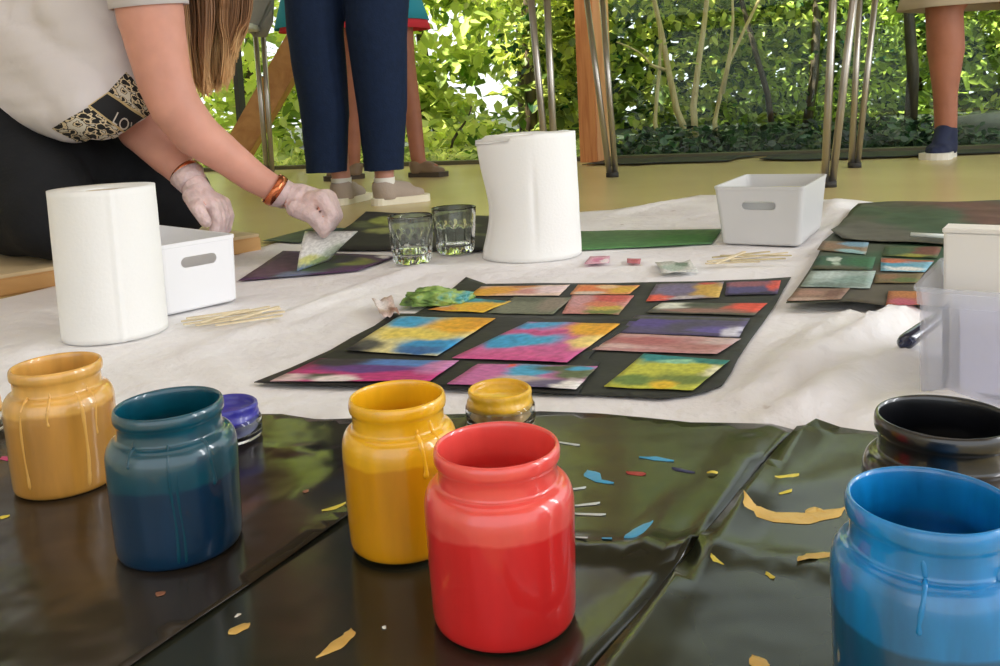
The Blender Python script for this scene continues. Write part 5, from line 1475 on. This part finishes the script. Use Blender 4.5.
# T-shirt: loose, hanging open at the hem
tee = [cap(sh_n, .069, O(141, -42, 1.505), .066), cap(chest, .135, belly, .14), cap(belly, .14, O(-70, 75, 1.8), .15), cap(sh_n, .062, chest, .125), cap(sh_f, .062, chest, .125), cap(O(50, 40, 1.66), .12, O(96, 104, 1.56), .068), cap(O(30, 75, 1.68), .105, O(72, 108, 1.58), .066),
       cap(O(90, 20, 1.60), .09, O(129, 98, 1.575), .049), cap(O(-20, 70, 1.72), .11, O(60, 112, 1.62), .058), cap(chest, .12, neck, .07)]
teo = blob('t_shirt', tee, M_TEE, woman, voxel=.009, smooth_it=8,
     disp=lambda co, no: co + no * (.007 * noise.noise(Vector((co.x * 7 + 3, co.y * 7, co.z * 16))) - .004 * max(0, 1 - abs(noise.noise(Vector((co.x * 6, co.y * 5, co.z * 13)))) * 9) + .003 * noise.noise(Vector((co.x * 20, co.y * 9, co.z * 30)))))
cuff('sleeve', [O(134, -80, 1.50), O(141, -40, 1.505), O(147, -8, 1.51), O(149.5, 7, 1.512)], [.066, .067, .065, .064], M_TEE, teo, n=36)
# printed corner of the shirt, laid onto its surface
dg = bpy.context.evaluated_depsgraph_get()
def bvh_of(o):
    me = o.data; mw = pmat(o)
    return BVHTree.FromPolygons([mw @ v.co for v in me.vertices], [tuple(p.vertices) for p in me.polygons])
TB = bvh_of(teo)
def on_shirt(px, py, off):
    d = ray(px, py).normalized()
    hit = TB.ray_cast(CAMPOS, d, 10)
    if hit[0] is None: return None
    n_ = hit[1]
    if n_.dot(d) > 0: n_ = -n_
    return hit[0] + n_ * off
def patch(name, corners, off, mat_, parent, nx=14, ny=14):
    vs, fs, uv, ok = [], [], [], {}
    for jj in range(ny + 1):
        for ii in range(nx + 1):
            u, v = ii / nx, jj / ny
            x = (corners[0][0] * (1 - u) + corners[1][0] * u) * (1 - v) + (corners[3][0] * (1 - u) + corners[2][0] * u) * v
            y = (corners[0][1] * (1 - u) + corners[1][1] * u) * (1 - v) + (corners[3][1] * (1 - u) + corners[2][1] * u) * v
            p = on_shirt(x, y, off)
            if p is not None:
                ok[(ii, jj)] = len(vs); vs.append(p); uv.append((u, 1 - v))
    for jj in range(ny):
        for ii in range(nx):
            q = [(ii, jj), (ii, jj + 1), (ii + 1, jj + 1), (ii + 1, jj)]
            if all(k in ok for k in q): fs.append([ok[k] for k in q])
    if not fs: return None
    return link(name, mesh(name, vs, fs, uv), mat_, parent, keep_world=True)
def print_mat(name):
    m, nt, b = new_mat(name)
    N, L = nt.nodes, nt.links
    uv = N.new('ShaderNodeUVMap')
    vo = N.new('ShaderNodeTexVoronoi'); vo.inputs['Scale'].default_value = 6
    ns = N.new('ShaderNodeTexNoise'); ns.inputs['Scale'].default_value = 7
    L.new(uv.outputs[0], vo.inputs['Vector']); L.new(uv.outputs[0], ns.inputs['Vector'])
    ad = N.new('ShaderNodeMath'); ad.operation = 'MULTIPLY'; L.new(vo.outputs['Distance'], ad.inputs[0]); L.new(ns.outputs['Fac'], ad.inputs[1])
    r = N.new('ShaderNodeValToRGB'); r.color_ramp.interpolation = 'CONSTANT'
    r.color_ramp.elements[0].color = C4(srgb(26, 24, 24)); r.color_ramp.elements[1].color = C4(srgb(214, 196, 160)); r.color_ramp.elements[1].position = .22
    e = r.color_ramp.elements.new(.30); e.color = C4(srgb(60, 52, 46))
    e = r.color_ramp.elements.new(.36); e.color = C4(srgb(206, 198, 180))
    L.new(ad.outputs[0], r.inputs['Fac']); L.new(r.outputs['Color'], b.inputs['Base Color'])
    b.inputs['Roughness'].default_value = .85
    return m
M_PRINT = print_mat('black_tan_print')
patch('printed_pattern', [(106, 94), (126, 72), (162, 112), (149, 123)], .0022, M_PRINT, teo)
patch('printed_pattern', [(52, 128), (90, 106), (130, 137), (96, 151)], .0022, M_PRINT, teo)
patch('printed_band', [(88, 106), (108, 92), (154, 122), (132, 139)], .0026, mat('tan_piping', srgb(196, 172, 122), .8), teo)
patch('printed_band', [(90.5, 105.5), (106.5, 94.3), (152, 123), (132.5, 136.8)], .0032, mat('black_band', srgb(26, 26, 28), .85), teo)
# the word on the band
tcu = bpy.data.curves.new('word', 'FONT'); tcu.body = 'LOVE'; tcu.size = 1.0
tob = bpy.data.objects.new('word', tcu); COL.objects.link(tob)
dg = bpy.context.evaluated_depsgraph_get()
tme = bpy.data.meshes.new_from_object(tob.evaluated_get(dg))
bpy.data.objects.remove(tob)
bmt = bmesh.new(); bmt.from_mesh(tme)
bmesh.ops.subdivide_edges(bmt, edges=[e for e in bmt.edges if e.calc_length() > .15], cuts=2)
xs = [v.co.x for v in bmt.verts]; ys = [v.co.y for v in bmt.verts]
x0, x1, y0, y1 = min(xs), max(xs), min(ys), max(ys)
# letters run along the band from lower left edge of its right half
c00, c10, c01, c11 = Vector((112, 121)), Vector((150, 130)), Vector((119, 109.5)), Vector((157, 121))
okm = True
for v in bmt.verts:
    u, w_ = (v.co.x - x0) / (x1 - x0), (v.co.y - y0) / (y1 - y0)
    # band direction
    a = Vector((111, 121.5)).lerp(Vector((136, 139)), u); t_ = Vector((116.5, 111.5)).lerp(Vector((142, 128)), u)
    q = a.lerp(t_, w_)
    p = on_shirt(q.x, q.y, .0038)
    v.co = p if p is not None else Vector((0, 0, -5))
bmesh.ops.delete(bmt, geom=[v for v in bmt.verts if v.co.z < -1], context='VERTS')
link('printed_word', from_bm('printed_word', bmt), mat('cream_print', srgb(206, 198, 184), .8), teo, smooth=False, keep_world=True)

# hair: many strands falling from the head
m, nt, b = new_mat('long_hair')
N, L = nt.nodes, nt.links
ta = N.new('ShaderNodeAttribute'); ta.attribute_name = 'tint'
r = N.new('ShaderNodeValToRGB')
r.color_ramp.elements[0].color = C4(srgb(110, 78, 54)); r.color_ramp.elements[1].color = C4(srgb(240, 200, 140))
e = r.color_ramp.elements.new(.5); e.color = C4(srgb(178, 130, 86))
L.new(ta.outputs['Fac'], r.inputs['Fac']); L.new(r.outputs['Color'], b.inputs['Base Color'])
b.inputs['Roughness'].default_value = .42
tl = N.new('ShaderNodeBsdfTranslucent'); L.new(r.outputs['Color'], tl.inputs['Color'])
mx = N.new('ShaderNodeMixShader'); mx.inputs[0].default_value = .3
L.new(b.outputs[0], mx.inputs[1]); L.new(tl.outputs[0], mx.inputs[2]); L.new(mx.outputs[0], N['Material Output'].inputs['Surface'])
R = random.Random(5)
V_, F_, T_ = [], [], []
crown = HP(-.05, .10, 0)
locks = [(R.random(), R.gauss(0, .028), R.uniform(0, 6.3), R.uniform(-8, 8), R.gauss(.30, .11)) for _ in range(58)]
for i in range(2100):
    ls, lY, lph, ltip, lt = locks[R.randrange(len(locks))]
    s = min(1, max(0, ls + R.gauss(0, .045))); dY = lY + R.gauss(0, .006); s2 = min(1, max(0, ls + R.gauss(0, .02)))
    wv = lambda y: 3.2 * math.sin(y * .055 + lph)
    top = (160 + 92 * s, -150 - 30 * math.sin(math.pi * s)); mid = (174 + 82 * s + wv(-55), -55)
    low = (178 + 71 * s + wv(12) * .8, 12)
    tipx = 193 + 45 * s2 + wv(75) + R.gauss(0, 1.2); tipy = 62 + 24 * math.sin(math.pi * min(1, .25 + .75 * ls)) + ltip + R.gauss(0, 3)
    if ls > .85: tipy -= 14
    Y = 1.665 + dY
    ctr = [O(*top, Y + .0), O(*mid, Y), O(*low, Y - .01), O((low[0] + tipx) / 2 + wv(45) * 1.2, (low[1] + tipy) / 2, Y - .015), O(tipx, tipy, Y - .02)]
    pts = []
    for k in range(len(ctr) - 1):
        p0, p1 = ctr[max(0, k - 1)], ctr[k]; p2, p3 = ctr[k + 1], ctr[min(len(ctr) - 1, k + 2)]
        for q in range(5):
            f = q / 5
            pts.append(.5 * ((2 * p1) + (p2 - p0) * f + (2 * p0 - 5 * p1 + 4 * p2 - p3) * f * f + (3 * p1 - p0 - 3 * p2 + p3) * f ** 3))
    pts.append(ctr[-1])
    n_ = len(pts); w0 = R.uniform(.0010, .0022)
    vs, fs = tube_data(pts, [w0 * (1 - .75 * (k / (n_ - 1)) ** 2) for k in range(n_)], 4, False)
    k0 = len(V_); V_ += vs; F_ += [tuple(q + k0 for q in f) for f in fs]
    t0 = lt + .08 + R.gauss(0, .04) + (.14 if s < .25 else 0)
    for k in range(n_):
        f = k / (n_ - 1)
        tt = t0 + .8 * max(0, (f - .5) / .5) ** 1.3  # blonde tips, lightened further in colour for golden backlight
        T_ += [min(1, max(0, tt))] * 4
hm = mesh('hair', V_, F_)
a_ = hm.attributes.new('tint', 'FLOAT', 'POINT'); a_.data.foreach_set('value', T_)
hair = link('hair', hm, m, woman, keep_world=True)
cc_ = blob('hair_crown', [cap(HP(-.035, .045, 0), .088, HP(-.02, .05, 0), .086), cap(HP(-.05, 0, 0), .082, HP(-.04, .03, 0), .085)], mat('brown_hair', srgb(96, 66, 44), .5, var=.3, vscale=60, stretch=(1, 1, .1)), hair, voxel=.006)

# scraper card in the gloved hand
dY0, dY1 = at(300, 271, .0095), at(322, 262, .0095)
c4 = [O(306, 230, 1.60), O(357, 230, 1.64), dY1 + Vector((.01, 0, 0)), dY0 + Vector((-.004, 0, 0))]
c4 = [O(305, 231, 1.585), O(358, 231, 1.615), at(330, 260, .0095), at(297, 271, .0095)]
vs, fs, uv = [], [], []
nx = ny = 10
for jj in range(ny + 1):
    for ii in range(nx + 1):
        u_, v_ = ii / nx, jj / ny
        p = c4[0].lerp(c4[1], u_).lerp(c4[3].lerp(c4[2], u_), v_)
        p += Vector((0, -.012, .002)) * math.sin(math.pi * v_) * (.6 + .4 * u_)
        vs.append(p); uv.append((u_, 1 - v_))
for jj in range(ny):
    for ii in range(nx):
        k = jj * (nx + 1) + ii; fs.append((k, k + nx + 1, k + nx + 2, k + 1))
M_SCR = painting_mat('scraper_plastic', srgb(226, 226, 222), [(.2, .05, .5, .14, srgb(96, 120, 150)), (.3, .2, .4, .14, srgb(200, 200, 120)), (.9, .3, .3, .3, srgb(170, 180, 160)), (.6, .1, .3, .1, srgb(150, 170, 110))], 51, rough=.3)
o = link('scraper_card', mesh('scraper_card', vs, fs, uv), M_SCR); s_ = o.modifiers.new('s', 'SOLIDIFY'); s_.thickness = .0009
tag(o, 'whitish flexible scraper card smeared with paint, held in the near gloved hand', 'scraper')

# kneeling board under her
M_BOARD = wood_mat('board_wood', srgb(176, 128, 72), srgb(206, 160, 100), 3, (1, 6, 6))
e0, e1 = Vector((-.845, 1.375, 0)), at(262, 251, 0)
du = (e1 - e0); Lb = du.length; ab = math.atan2(du.y, du.x)
o = empty('kneeling_board', e0, ab, 'thick orange-brown wooden board under the kneeling woman, behind the white bin', 'board')
box_obj('board_core', (0, 0, .0), (Lb, .46, .030), M_BOARD, o, bevel=.003)
box_obj('board_top', (.002, .002, .030), (Lb - .002, .458, .036), mat('board_face', srgb(206, 182, 140), .7, var=.1, vscale=10), o, bevel=.001)

# ------------- standing figures
def shoe(parent, heel, toe, name, upper, solem, s=1.0, collar=.070):
    d = (toe - heel); Lf = d.length; d.normalize(); sd = Vector((-d.y, d.x, 0))
    z = lambda h: Vector((0, 0, h))
    up = [cap(heel + d * .040 * s + z(collar - .02), .034 * s, heel + d * .046 * s + z(.030 * s), .036 * s), cap(heel + d * .05 * s + z(.034 * s), .034 * s, heel + d * (Lf * .5) + z(.032 * s), .031 * s),
          cap(heel + d * .062 * s + z(collar - .025), .027 * s, heel + d * (Lf * .62) + z(.040 * s), .021 * s)]
    for k in (-.014, 0, .014):
        up.append(cap(heel + d * (Lf * .5) + z(.028 * s) + sd * k * .6, .026 * s, heel + d * (Lf * .68) + z(.026 * s) + sd * k * s, .022 * s))
        up.append(cap(heel + d * (Lf * .68) + z(.026 * s) + sd * k * s, .022 * s, toe - d * (.026 + abs(k) * .6) * s + z(.024 * s) + sd * k * .8 * s, .015 * s))
    o = blob(name, up, upper, parent, voxel=.004, smooth_it=6, cuts=[(heel + z(.016), Vector((0, 0, -1))), (heel + d * .05 + z(collar * s), Vector((-.12 * d.x, -.12 * d.y, 1)))])
    # sole
    pr = []
    for k in range(28):
        th = 2 * math.pi * k / 28
        f = .5 - .5 * math.cos(th)
        wdt = (.029 + .012 * math.sin(min(1, f * 1.15) * math.pi * .5) ** 2 - .004 * math.sin(f * math.pi * 2)) * s
        wdt *= min(1, math.sqrt(max(0, 1 - (2 * f - 1) ** 4)) * 1.25)
        pr.append(heel + d * (f * Lf) + sd * wdt * (1 if th < math.pi else -1))
    bm = bmesh.new()
    lo = [bm.verts.new(p + z(0)) for p in pr]; hi = [bm.verts.new(p + z(.020 * s)) for p in pr]
    bm.faces.new(hi); bm.faces.new(list(reversed(lo)))
    for i in range(len(pr)):
        k = (i + 1) % len(pr); bm.faces.new((lo[i], lo[k], hi[k], hi[i]))
    bmesh.ops.recalc_face_normals(bm, faces=bm.faces)
    link('sole', from_bm('sole', bm), solem, o, smooth=False, keep_world=True)
    return o

def standing(name, label, feet, kneepts, hip, face, skin, hgt=1.5, skinonly_leg=True, calf=.055, ankle=.034, thigh=.082, hair_col=(80, 56, 38), arms=True, top=None):
    """feet: [(heel, toe), ...]; returns (root, key points)"""
    base = (feet[0][0] + feet[-1][0]) / 2
    t = empty(name, (base.x, base.y, 0), 0, label, 'person')
    face = face.normalized(); sd = Vector((-face.y, face.x, 0))
    cs = []
    hips = [hip + sd * .08, hip - sd * .08]
    for (h, to), kn, hp in zip(feet, kneepts, hips):
        d = (to - h).normalized()
        an = h + d * .045 + Vector((0, 0, .075))
        mid = an.lerp(kn, .68) - d * .012
        cs += chain([(an, ankle), (an.lerp(kn, .35), ankle * 1.15), (mid, calf), (kn, calf * .98), (kn.lerp(hp, .5), thigh * .85), (hp, thigh)])
        cs += [cap(an - Vector((0, 0, .03)), ankle * .9, h + d * .115 + Vector((0, 0, .034)), .02)]
    sh = hip + Vector((0, 0, .48)) + face * .0
    cs += chain([(hip, .12), (hip + Vector((0, 0, .2)), .105), (hip + Vector((0, 0, .4)), .115), (sh + Vector((0, 0, .06)), .05), (sh + Vector((0, 0, .14)), .048)])
    hc = sh + Vector((0, 0, .22)) + face * .02
    hcs_, ey, P = face_head(hc, face + Vector((0, 0, -.2)), Vector((0, 0, 1)), .98)
    cs += hcs_
    for k in (-1, 1):
        s0 = sh + sd * .165 * k; e_ = s0 + Vector((0, 0, -.27)) + sd * .03 * k; w_ = e_ + Vector((0, 0, -.2)) + face * .10
        cs += chain([(sh + sd * .08 * k, .06), (s0, .052), (e_, .036), (w_, .024)])
        cs += hand_caps(w_, Vector((0, 0, -.8)) + face * .5, -sd * k, .95, .35)
    blob('body', cs, skin, t, voxel=.008, smooth_it=4)
    eyes_on(ey, t, P, .98)
    blob('hair', [cap(P(-.035, .045, 0), .088, P(-.015, .055, 0), .084), cap(P(-.06, 0, 0), .07, P(-.07, -.1, 0), .055)], mat('hair_' + str(hair_col[0]), srgb(*hair_col), .5, var=.3, vscale=50), t, voxel=.007)
    if top is not None:
        tc_ = [cap(hip + Vector((0, 0, .02)), .135, hip + Vector((0, 0, .22)), .122), cap(hip + Vector((0, 0, .22)), .122, sh - Vector((0, 0, .07)), .13)]
        for k in (-1, 1):
            s0 = sh + sd * .165 * k
            tc_ += [cap(sh + sd * .06 * k - Vector((0, 0, .02)), .072, s0, .062), cap(s0, .062, s0 + Vector((0, 0, -.14)) + sd * .016 * k, .05)]
        blob('shirt', tc_, top, t, voxel=.009, smooth_it=5)
    return t, hips, sh

# navy trousers, grey slip-on shoes
M_TAUPE = mat('taupe_canvas', srgb(176, 160, 146), .85, .2, bump=.2, bscale=250)
M_SOLE = mat('cream_sole', srgb(238, 230, 206), .6)
M_SOCK = mat('white_sock', srgb(244, 240, 232), .9)
hR = at(374, 207); tR = at(424, 200)
hR = at(372, 206); dR = Vector((.80, .55, 0)).normalized(); 
tR = hR + dR * .185
hL = at(337, 206); dL = Vector((.22, .95, 0)).normalized(); tL = hL + dL * .20
kR = onY(377, -5, hR.y + .03); kL = onY(317, -5, hL.y + .02)
hipN = (kR + kL) / 2 + Vector((-.03, .02, .33))
nav, hipsN, shN = standing('person', 'person in dark navy trousers and taupe slip-on shoes, standing left of the glasses', [(hR, tR), (hL, tL)], [kR, kL], hipN, Vector((.3, .9, 0)), M_SKIN, top=mat('blue_blouse', srgb(70, 96, 120), .9), ankle=.0285)
trn = []
for (kx, hx, hy, wk, wh, Yk, hp) in ((377, 384, 168, 33, 19.5, hR.y + .03, hipsN[1]), (315, 327, 175, 31, 19, hL.y + .02, hipsN[0])):
    trn.append(chain([(O(hx, hy + 12, Yk), r_(wh, Yk)), (O(hx - 2, hy - 60, Yk), r_(wh + 5.5, Yk)), (O(kx, 30, Yk), r_(wk - 2.5, Yk)), (O(kx, -10, Yk), r_(wk, Yk)), (hp, .10)]))
hz = [O(385, 167, hR.y + .03), O(325, 174, hL.y + .02)]
tcaps = [c_ for q in trn for c_ in q] + [cap(hipsN[0] + Vector((0, 0, .03)), .11, hipsN[1] + Vector((0, 0, .03)), .11), cap(hipN, .125, hipN + Vector((0, 0, .10)), .12), cap(hipN - Vector((0, 0, .03)), .10, hipN - Vector((0, 0, .08)), .07), cap(hipsN[0], .108, hipsN[0] - Vector((0, 0, .14)), .092), cap(hipsN[1], .108, hipsN[1] - Vector((0, 0, .14)), .092)]
blob('trousers', tcaps, M_NAVY, nav, voxel=.007, smooth_it=4, cuts=[(Vector((0, 0, (hz[0].z + hz[1].z) / 2)), Vector((0, 0, -1)))],
     disp=lambda co, no: co + no * .003 * noise.noise(Vector((co.x * 16, co.y * 16, co.z * 8))))
for h, d_, to in ((hR, dR, tR), (hL, dL, tL)):
    sp = shoe(nav, h, to, 'shoe', M_TAUPE, M_SOLE, 1.0)
    an = h + d_ * .045
    vs, fs = tube_data([an + Vector((0, 0, .05)), an + Vector((0, 0, .07)), an + Vector((0, 0, .079))], [.029, .030, .0305], 24, False)
    link('sock', mesh('sock', vs, fs), M_SOCK, sp, keep_world=True)

# teal skirt behind, brown shoes
hR2 = onY(400, 172, 3.3); hR2.z = 0; hL2 = onY(348, 172, 3.3); hL2.z = 0
hR2, hL2 = at(413, 184), at(356, 183)
f2d = Vector((.1, -1, 0)).normalized()
dA, dB = Vector((.55, .3, 0)).normalized(), Vector((-.35, .5, 0)).normalized()
hA = at(409, 177); tA = hA + Vector((.80, -.30, 0)).normalized() * .17
hBk = at(365, 178); tBk = hBk + Vector((-.8, -.35, 0)).normalized() * .17
Y2 = hA.y
kA = O(401, 15, Y2 + .01); kB = O(352, 15, hBk.y + .01)
hip2 = (kA + kB) / 2 + Vector((0, .0, .33))
sk, hips2, sh2 = standing('person', 'person in teal skirt with red lining, bare legs and brown shoes behind navy trousers', [(hA, tA), (hBk, tBk)], [kA, kB], hip2, Vector((.2, -1, 0)), M_SKIN_TAN, top=mat('cream_top', srgb(220, 210, 190), .9), calf=.046, ankle=.031)
def skirt(name, parent, c, ztop, zbot, rt, rb, mat_, squash=.72, n=48, wav=.02, tilt=(0, 0)):
    vs, fs = [], []
    m_ = 10
    for i in range(m_ + 1):
        f = i / m_
        for k in range(n):
            a = 2 * math.pi * k / n
            rr = rt + (rb - rt) * f ** .8 + wav * f * math.sin(a * 7)
            x, y = rr * math.cos(a), rr * squash * math.sin(a)
            vs.append(Vector((c.x + x, c.y + y, ztop + (zbot - ztop) * f + f * (x * tilt[0] + y * tilt[1]))))
    for i in range(m_):
        for k in range(n):
            a, b_ = i * n + k, i * n + (k + 1) % n
            fs.append((a, a + n, b_ + n, b_))
    o = link(name, mesh(name, vs, fs), mat_, parent, keep_world=True)
    s = o.modifiers.new('s', 'SOLIDIFY'); s.thickness = .003
    return o
Yc = hip2.y
zr = O(400, 24, Yc - .1).z; xl, xr = O(268, 10, Yc).x, O(432, 10, Yc).x
cs_ = Vector(((xl + xr) / 2, Yc, 0)); rb_ = (xr - xl) / 2
skirt('skirt', sk, cs_, hip2.z + .12, O(400, 20, Yc - .1).z, .13, rb_ * .95, mat('teal_cotton', srgb(38, 140, 158), .9), squash=.55, wav=.006, tilt=(.02, 0))
skirt('skirt_lining', sk, cs_ + Vector((.012, 0, 0)), hip2.z + .05, O(400, 23, Yc - .1).z - .012, .12, rb_ * .93, mat('red_cotton', srgb(206, 50, 62), .9), squash=.52, wav=.006, tilt=(-.02, 0))
M_BROWN = mat('brown_leather', srgb(122, 100, 76), .55); M_BSOLE = mat('dark_brown_sole', srgb(70, 58, 46), .7)
shoe(sk, hA, tA, 'shoe', M_BROWN, M_BSOLE, .95); shoe(sk, hBk, tBk, 'shoe', M_BROWN, M_BSOLE, .95)

# bare leg, navy slip-on, khaki skirt at far right
hR3 = at(938, 159.5); d3 = Vector((-.12, .98, 0)).normalized(); hR3 = hR3 - d3 * .02
d3 = Vector((.35, -.9, 0)).normalized()
d3 = Vector((-.70, -.71, 0)).normalized(); h3 = at(950, 156); t3 = h3 + d3 * .20
h3b = h3 + Vector((.34, .02, 0)); t3b = h3b + Vector((.3, -.9, 0)).normalized() * .2
Y3 = h3.y
k3 = O(944, 8, Y3 - .03); k3b = k3 + Vector((.30, .02, 0))
hip3 = (k3 + k3b) / 2 + Vector((0, 0, .33))
kh, hips3, sh3 = standing('person', 'person in khaki skirt with bare tanned leg and navy slip-on shoe at far right', [(h3, t3), (h3b, t3b)], [k3, k3b], hip3, Vector((.2, -1, 0)), M_SKIN_TAN, top=mat('olive_top', srgb(120, 124, 96), .9), calf=.064, ankle=.037)
cs3 = Vector((hip3.x, hip3.y, 0))
skirt('skirt', kh, cs3, hip3.z + .1, O(940, 7, Y3 - .1).z, .14, hip3.x - O(899, 6, Y3).x, mat('khaki_cotton', srgb(186, 172, 150), .9), squash=.6, wav=.008)
M_NAVYS = mat('navy_canvas', srgb(30, 38, 66), .85); M_WSOLE = mat('white_sole', srgb(226, 222, 210), .6)
shoe(kh, h3, t3, 'shoe', M_NAVYS, M_WSOLE, 1.15, collar=.115); shoe(kh, h3b, t3b, 'shoe', M_NAVYS, M_WSOLE, 1.15, collar=.115)

# ------------------------------------------------------------------ light
w = bpy.data.worlds.new('world'); scn.world = w
w.use_nodes = True
nt = w.node_tree
bg = nt.nodes['Background']
sky = nt.nodes.new('ShaderNodeTexSky')
sky.sky_type = 'HOSEK_WILKIE'
sky.sun_direction = Vector((-.5, -.28, .8)).normalized()
sky.turbidity = 4.0
mixw = nt.nodes.new('ShaderNodeMix'); mixw.data_type = 'RGBA'
mixw.inputs['Factor'].default_value = .7
nt.links.new(sky.outputs[0], mixw.inputs['A']); mixw.inputs['B'].default_value = (.97, .99, 1.0, 1)
nt.links.new(mixw.outputs['Result'], bg.inputs['Color'])
bg.inputs['Strength'].default_value = 1.65

sun = bpy.data.lights.new('sun', 'SUN'); sun.energy = 16.0; sun.angle = math.radians(1.0); sun.color = (1, .95, .82)
so = bpy.data.objects.new('sun', sun); COL.objects.link(so)
so.rotation_euler = Vector((.5, .28, -.8)).to_track_quat('-Z', 'Y').to_euler()

def area(name, loc, target, sx, sy, power, col=(1, 1, 1)):
    l = bpy.data.lights.new(name, 'AREA'); l.shape = 'RECTANGLE'; l.size = sx; l.size_y = sy; l.energy = power; l.color = col
    o = bpy.data.objects.new(name, l); COL.objects.link(o)
    o.location = loc
    o.rotation_euler = (Vector(target) - Vector(loc)).to_track_quat('-Z', 'Y').to_euler()
    return o
area('window_light', (2.9, .9, 1.25), (0, 1.0, .1), .28, 1.9, 20, (.97, .98, 1))
area('window_light', (2.9, -.3, 1.25), (0, .6, .1), .28, 1.9, 17, (.97, .98, 1))
area('overhead_fill', (-.3, .6, 2.6), (-.3, .7, 0), 3.0, 2.4, 12, (.97, .98, 1))  # soft fill added overhead to keep the interior bright

scn.view_settings.view_transform = 'Standard'
scn.view_settings.look = 'None'
scn.view_settings.exposure = 0.36
scn.cycles.use_denoising = True
scn.cycles.max_bounces = 10
scn.cycles.transparent_max_bounces = 24
scn.cycles.sample_clamp_indirect = 6.0
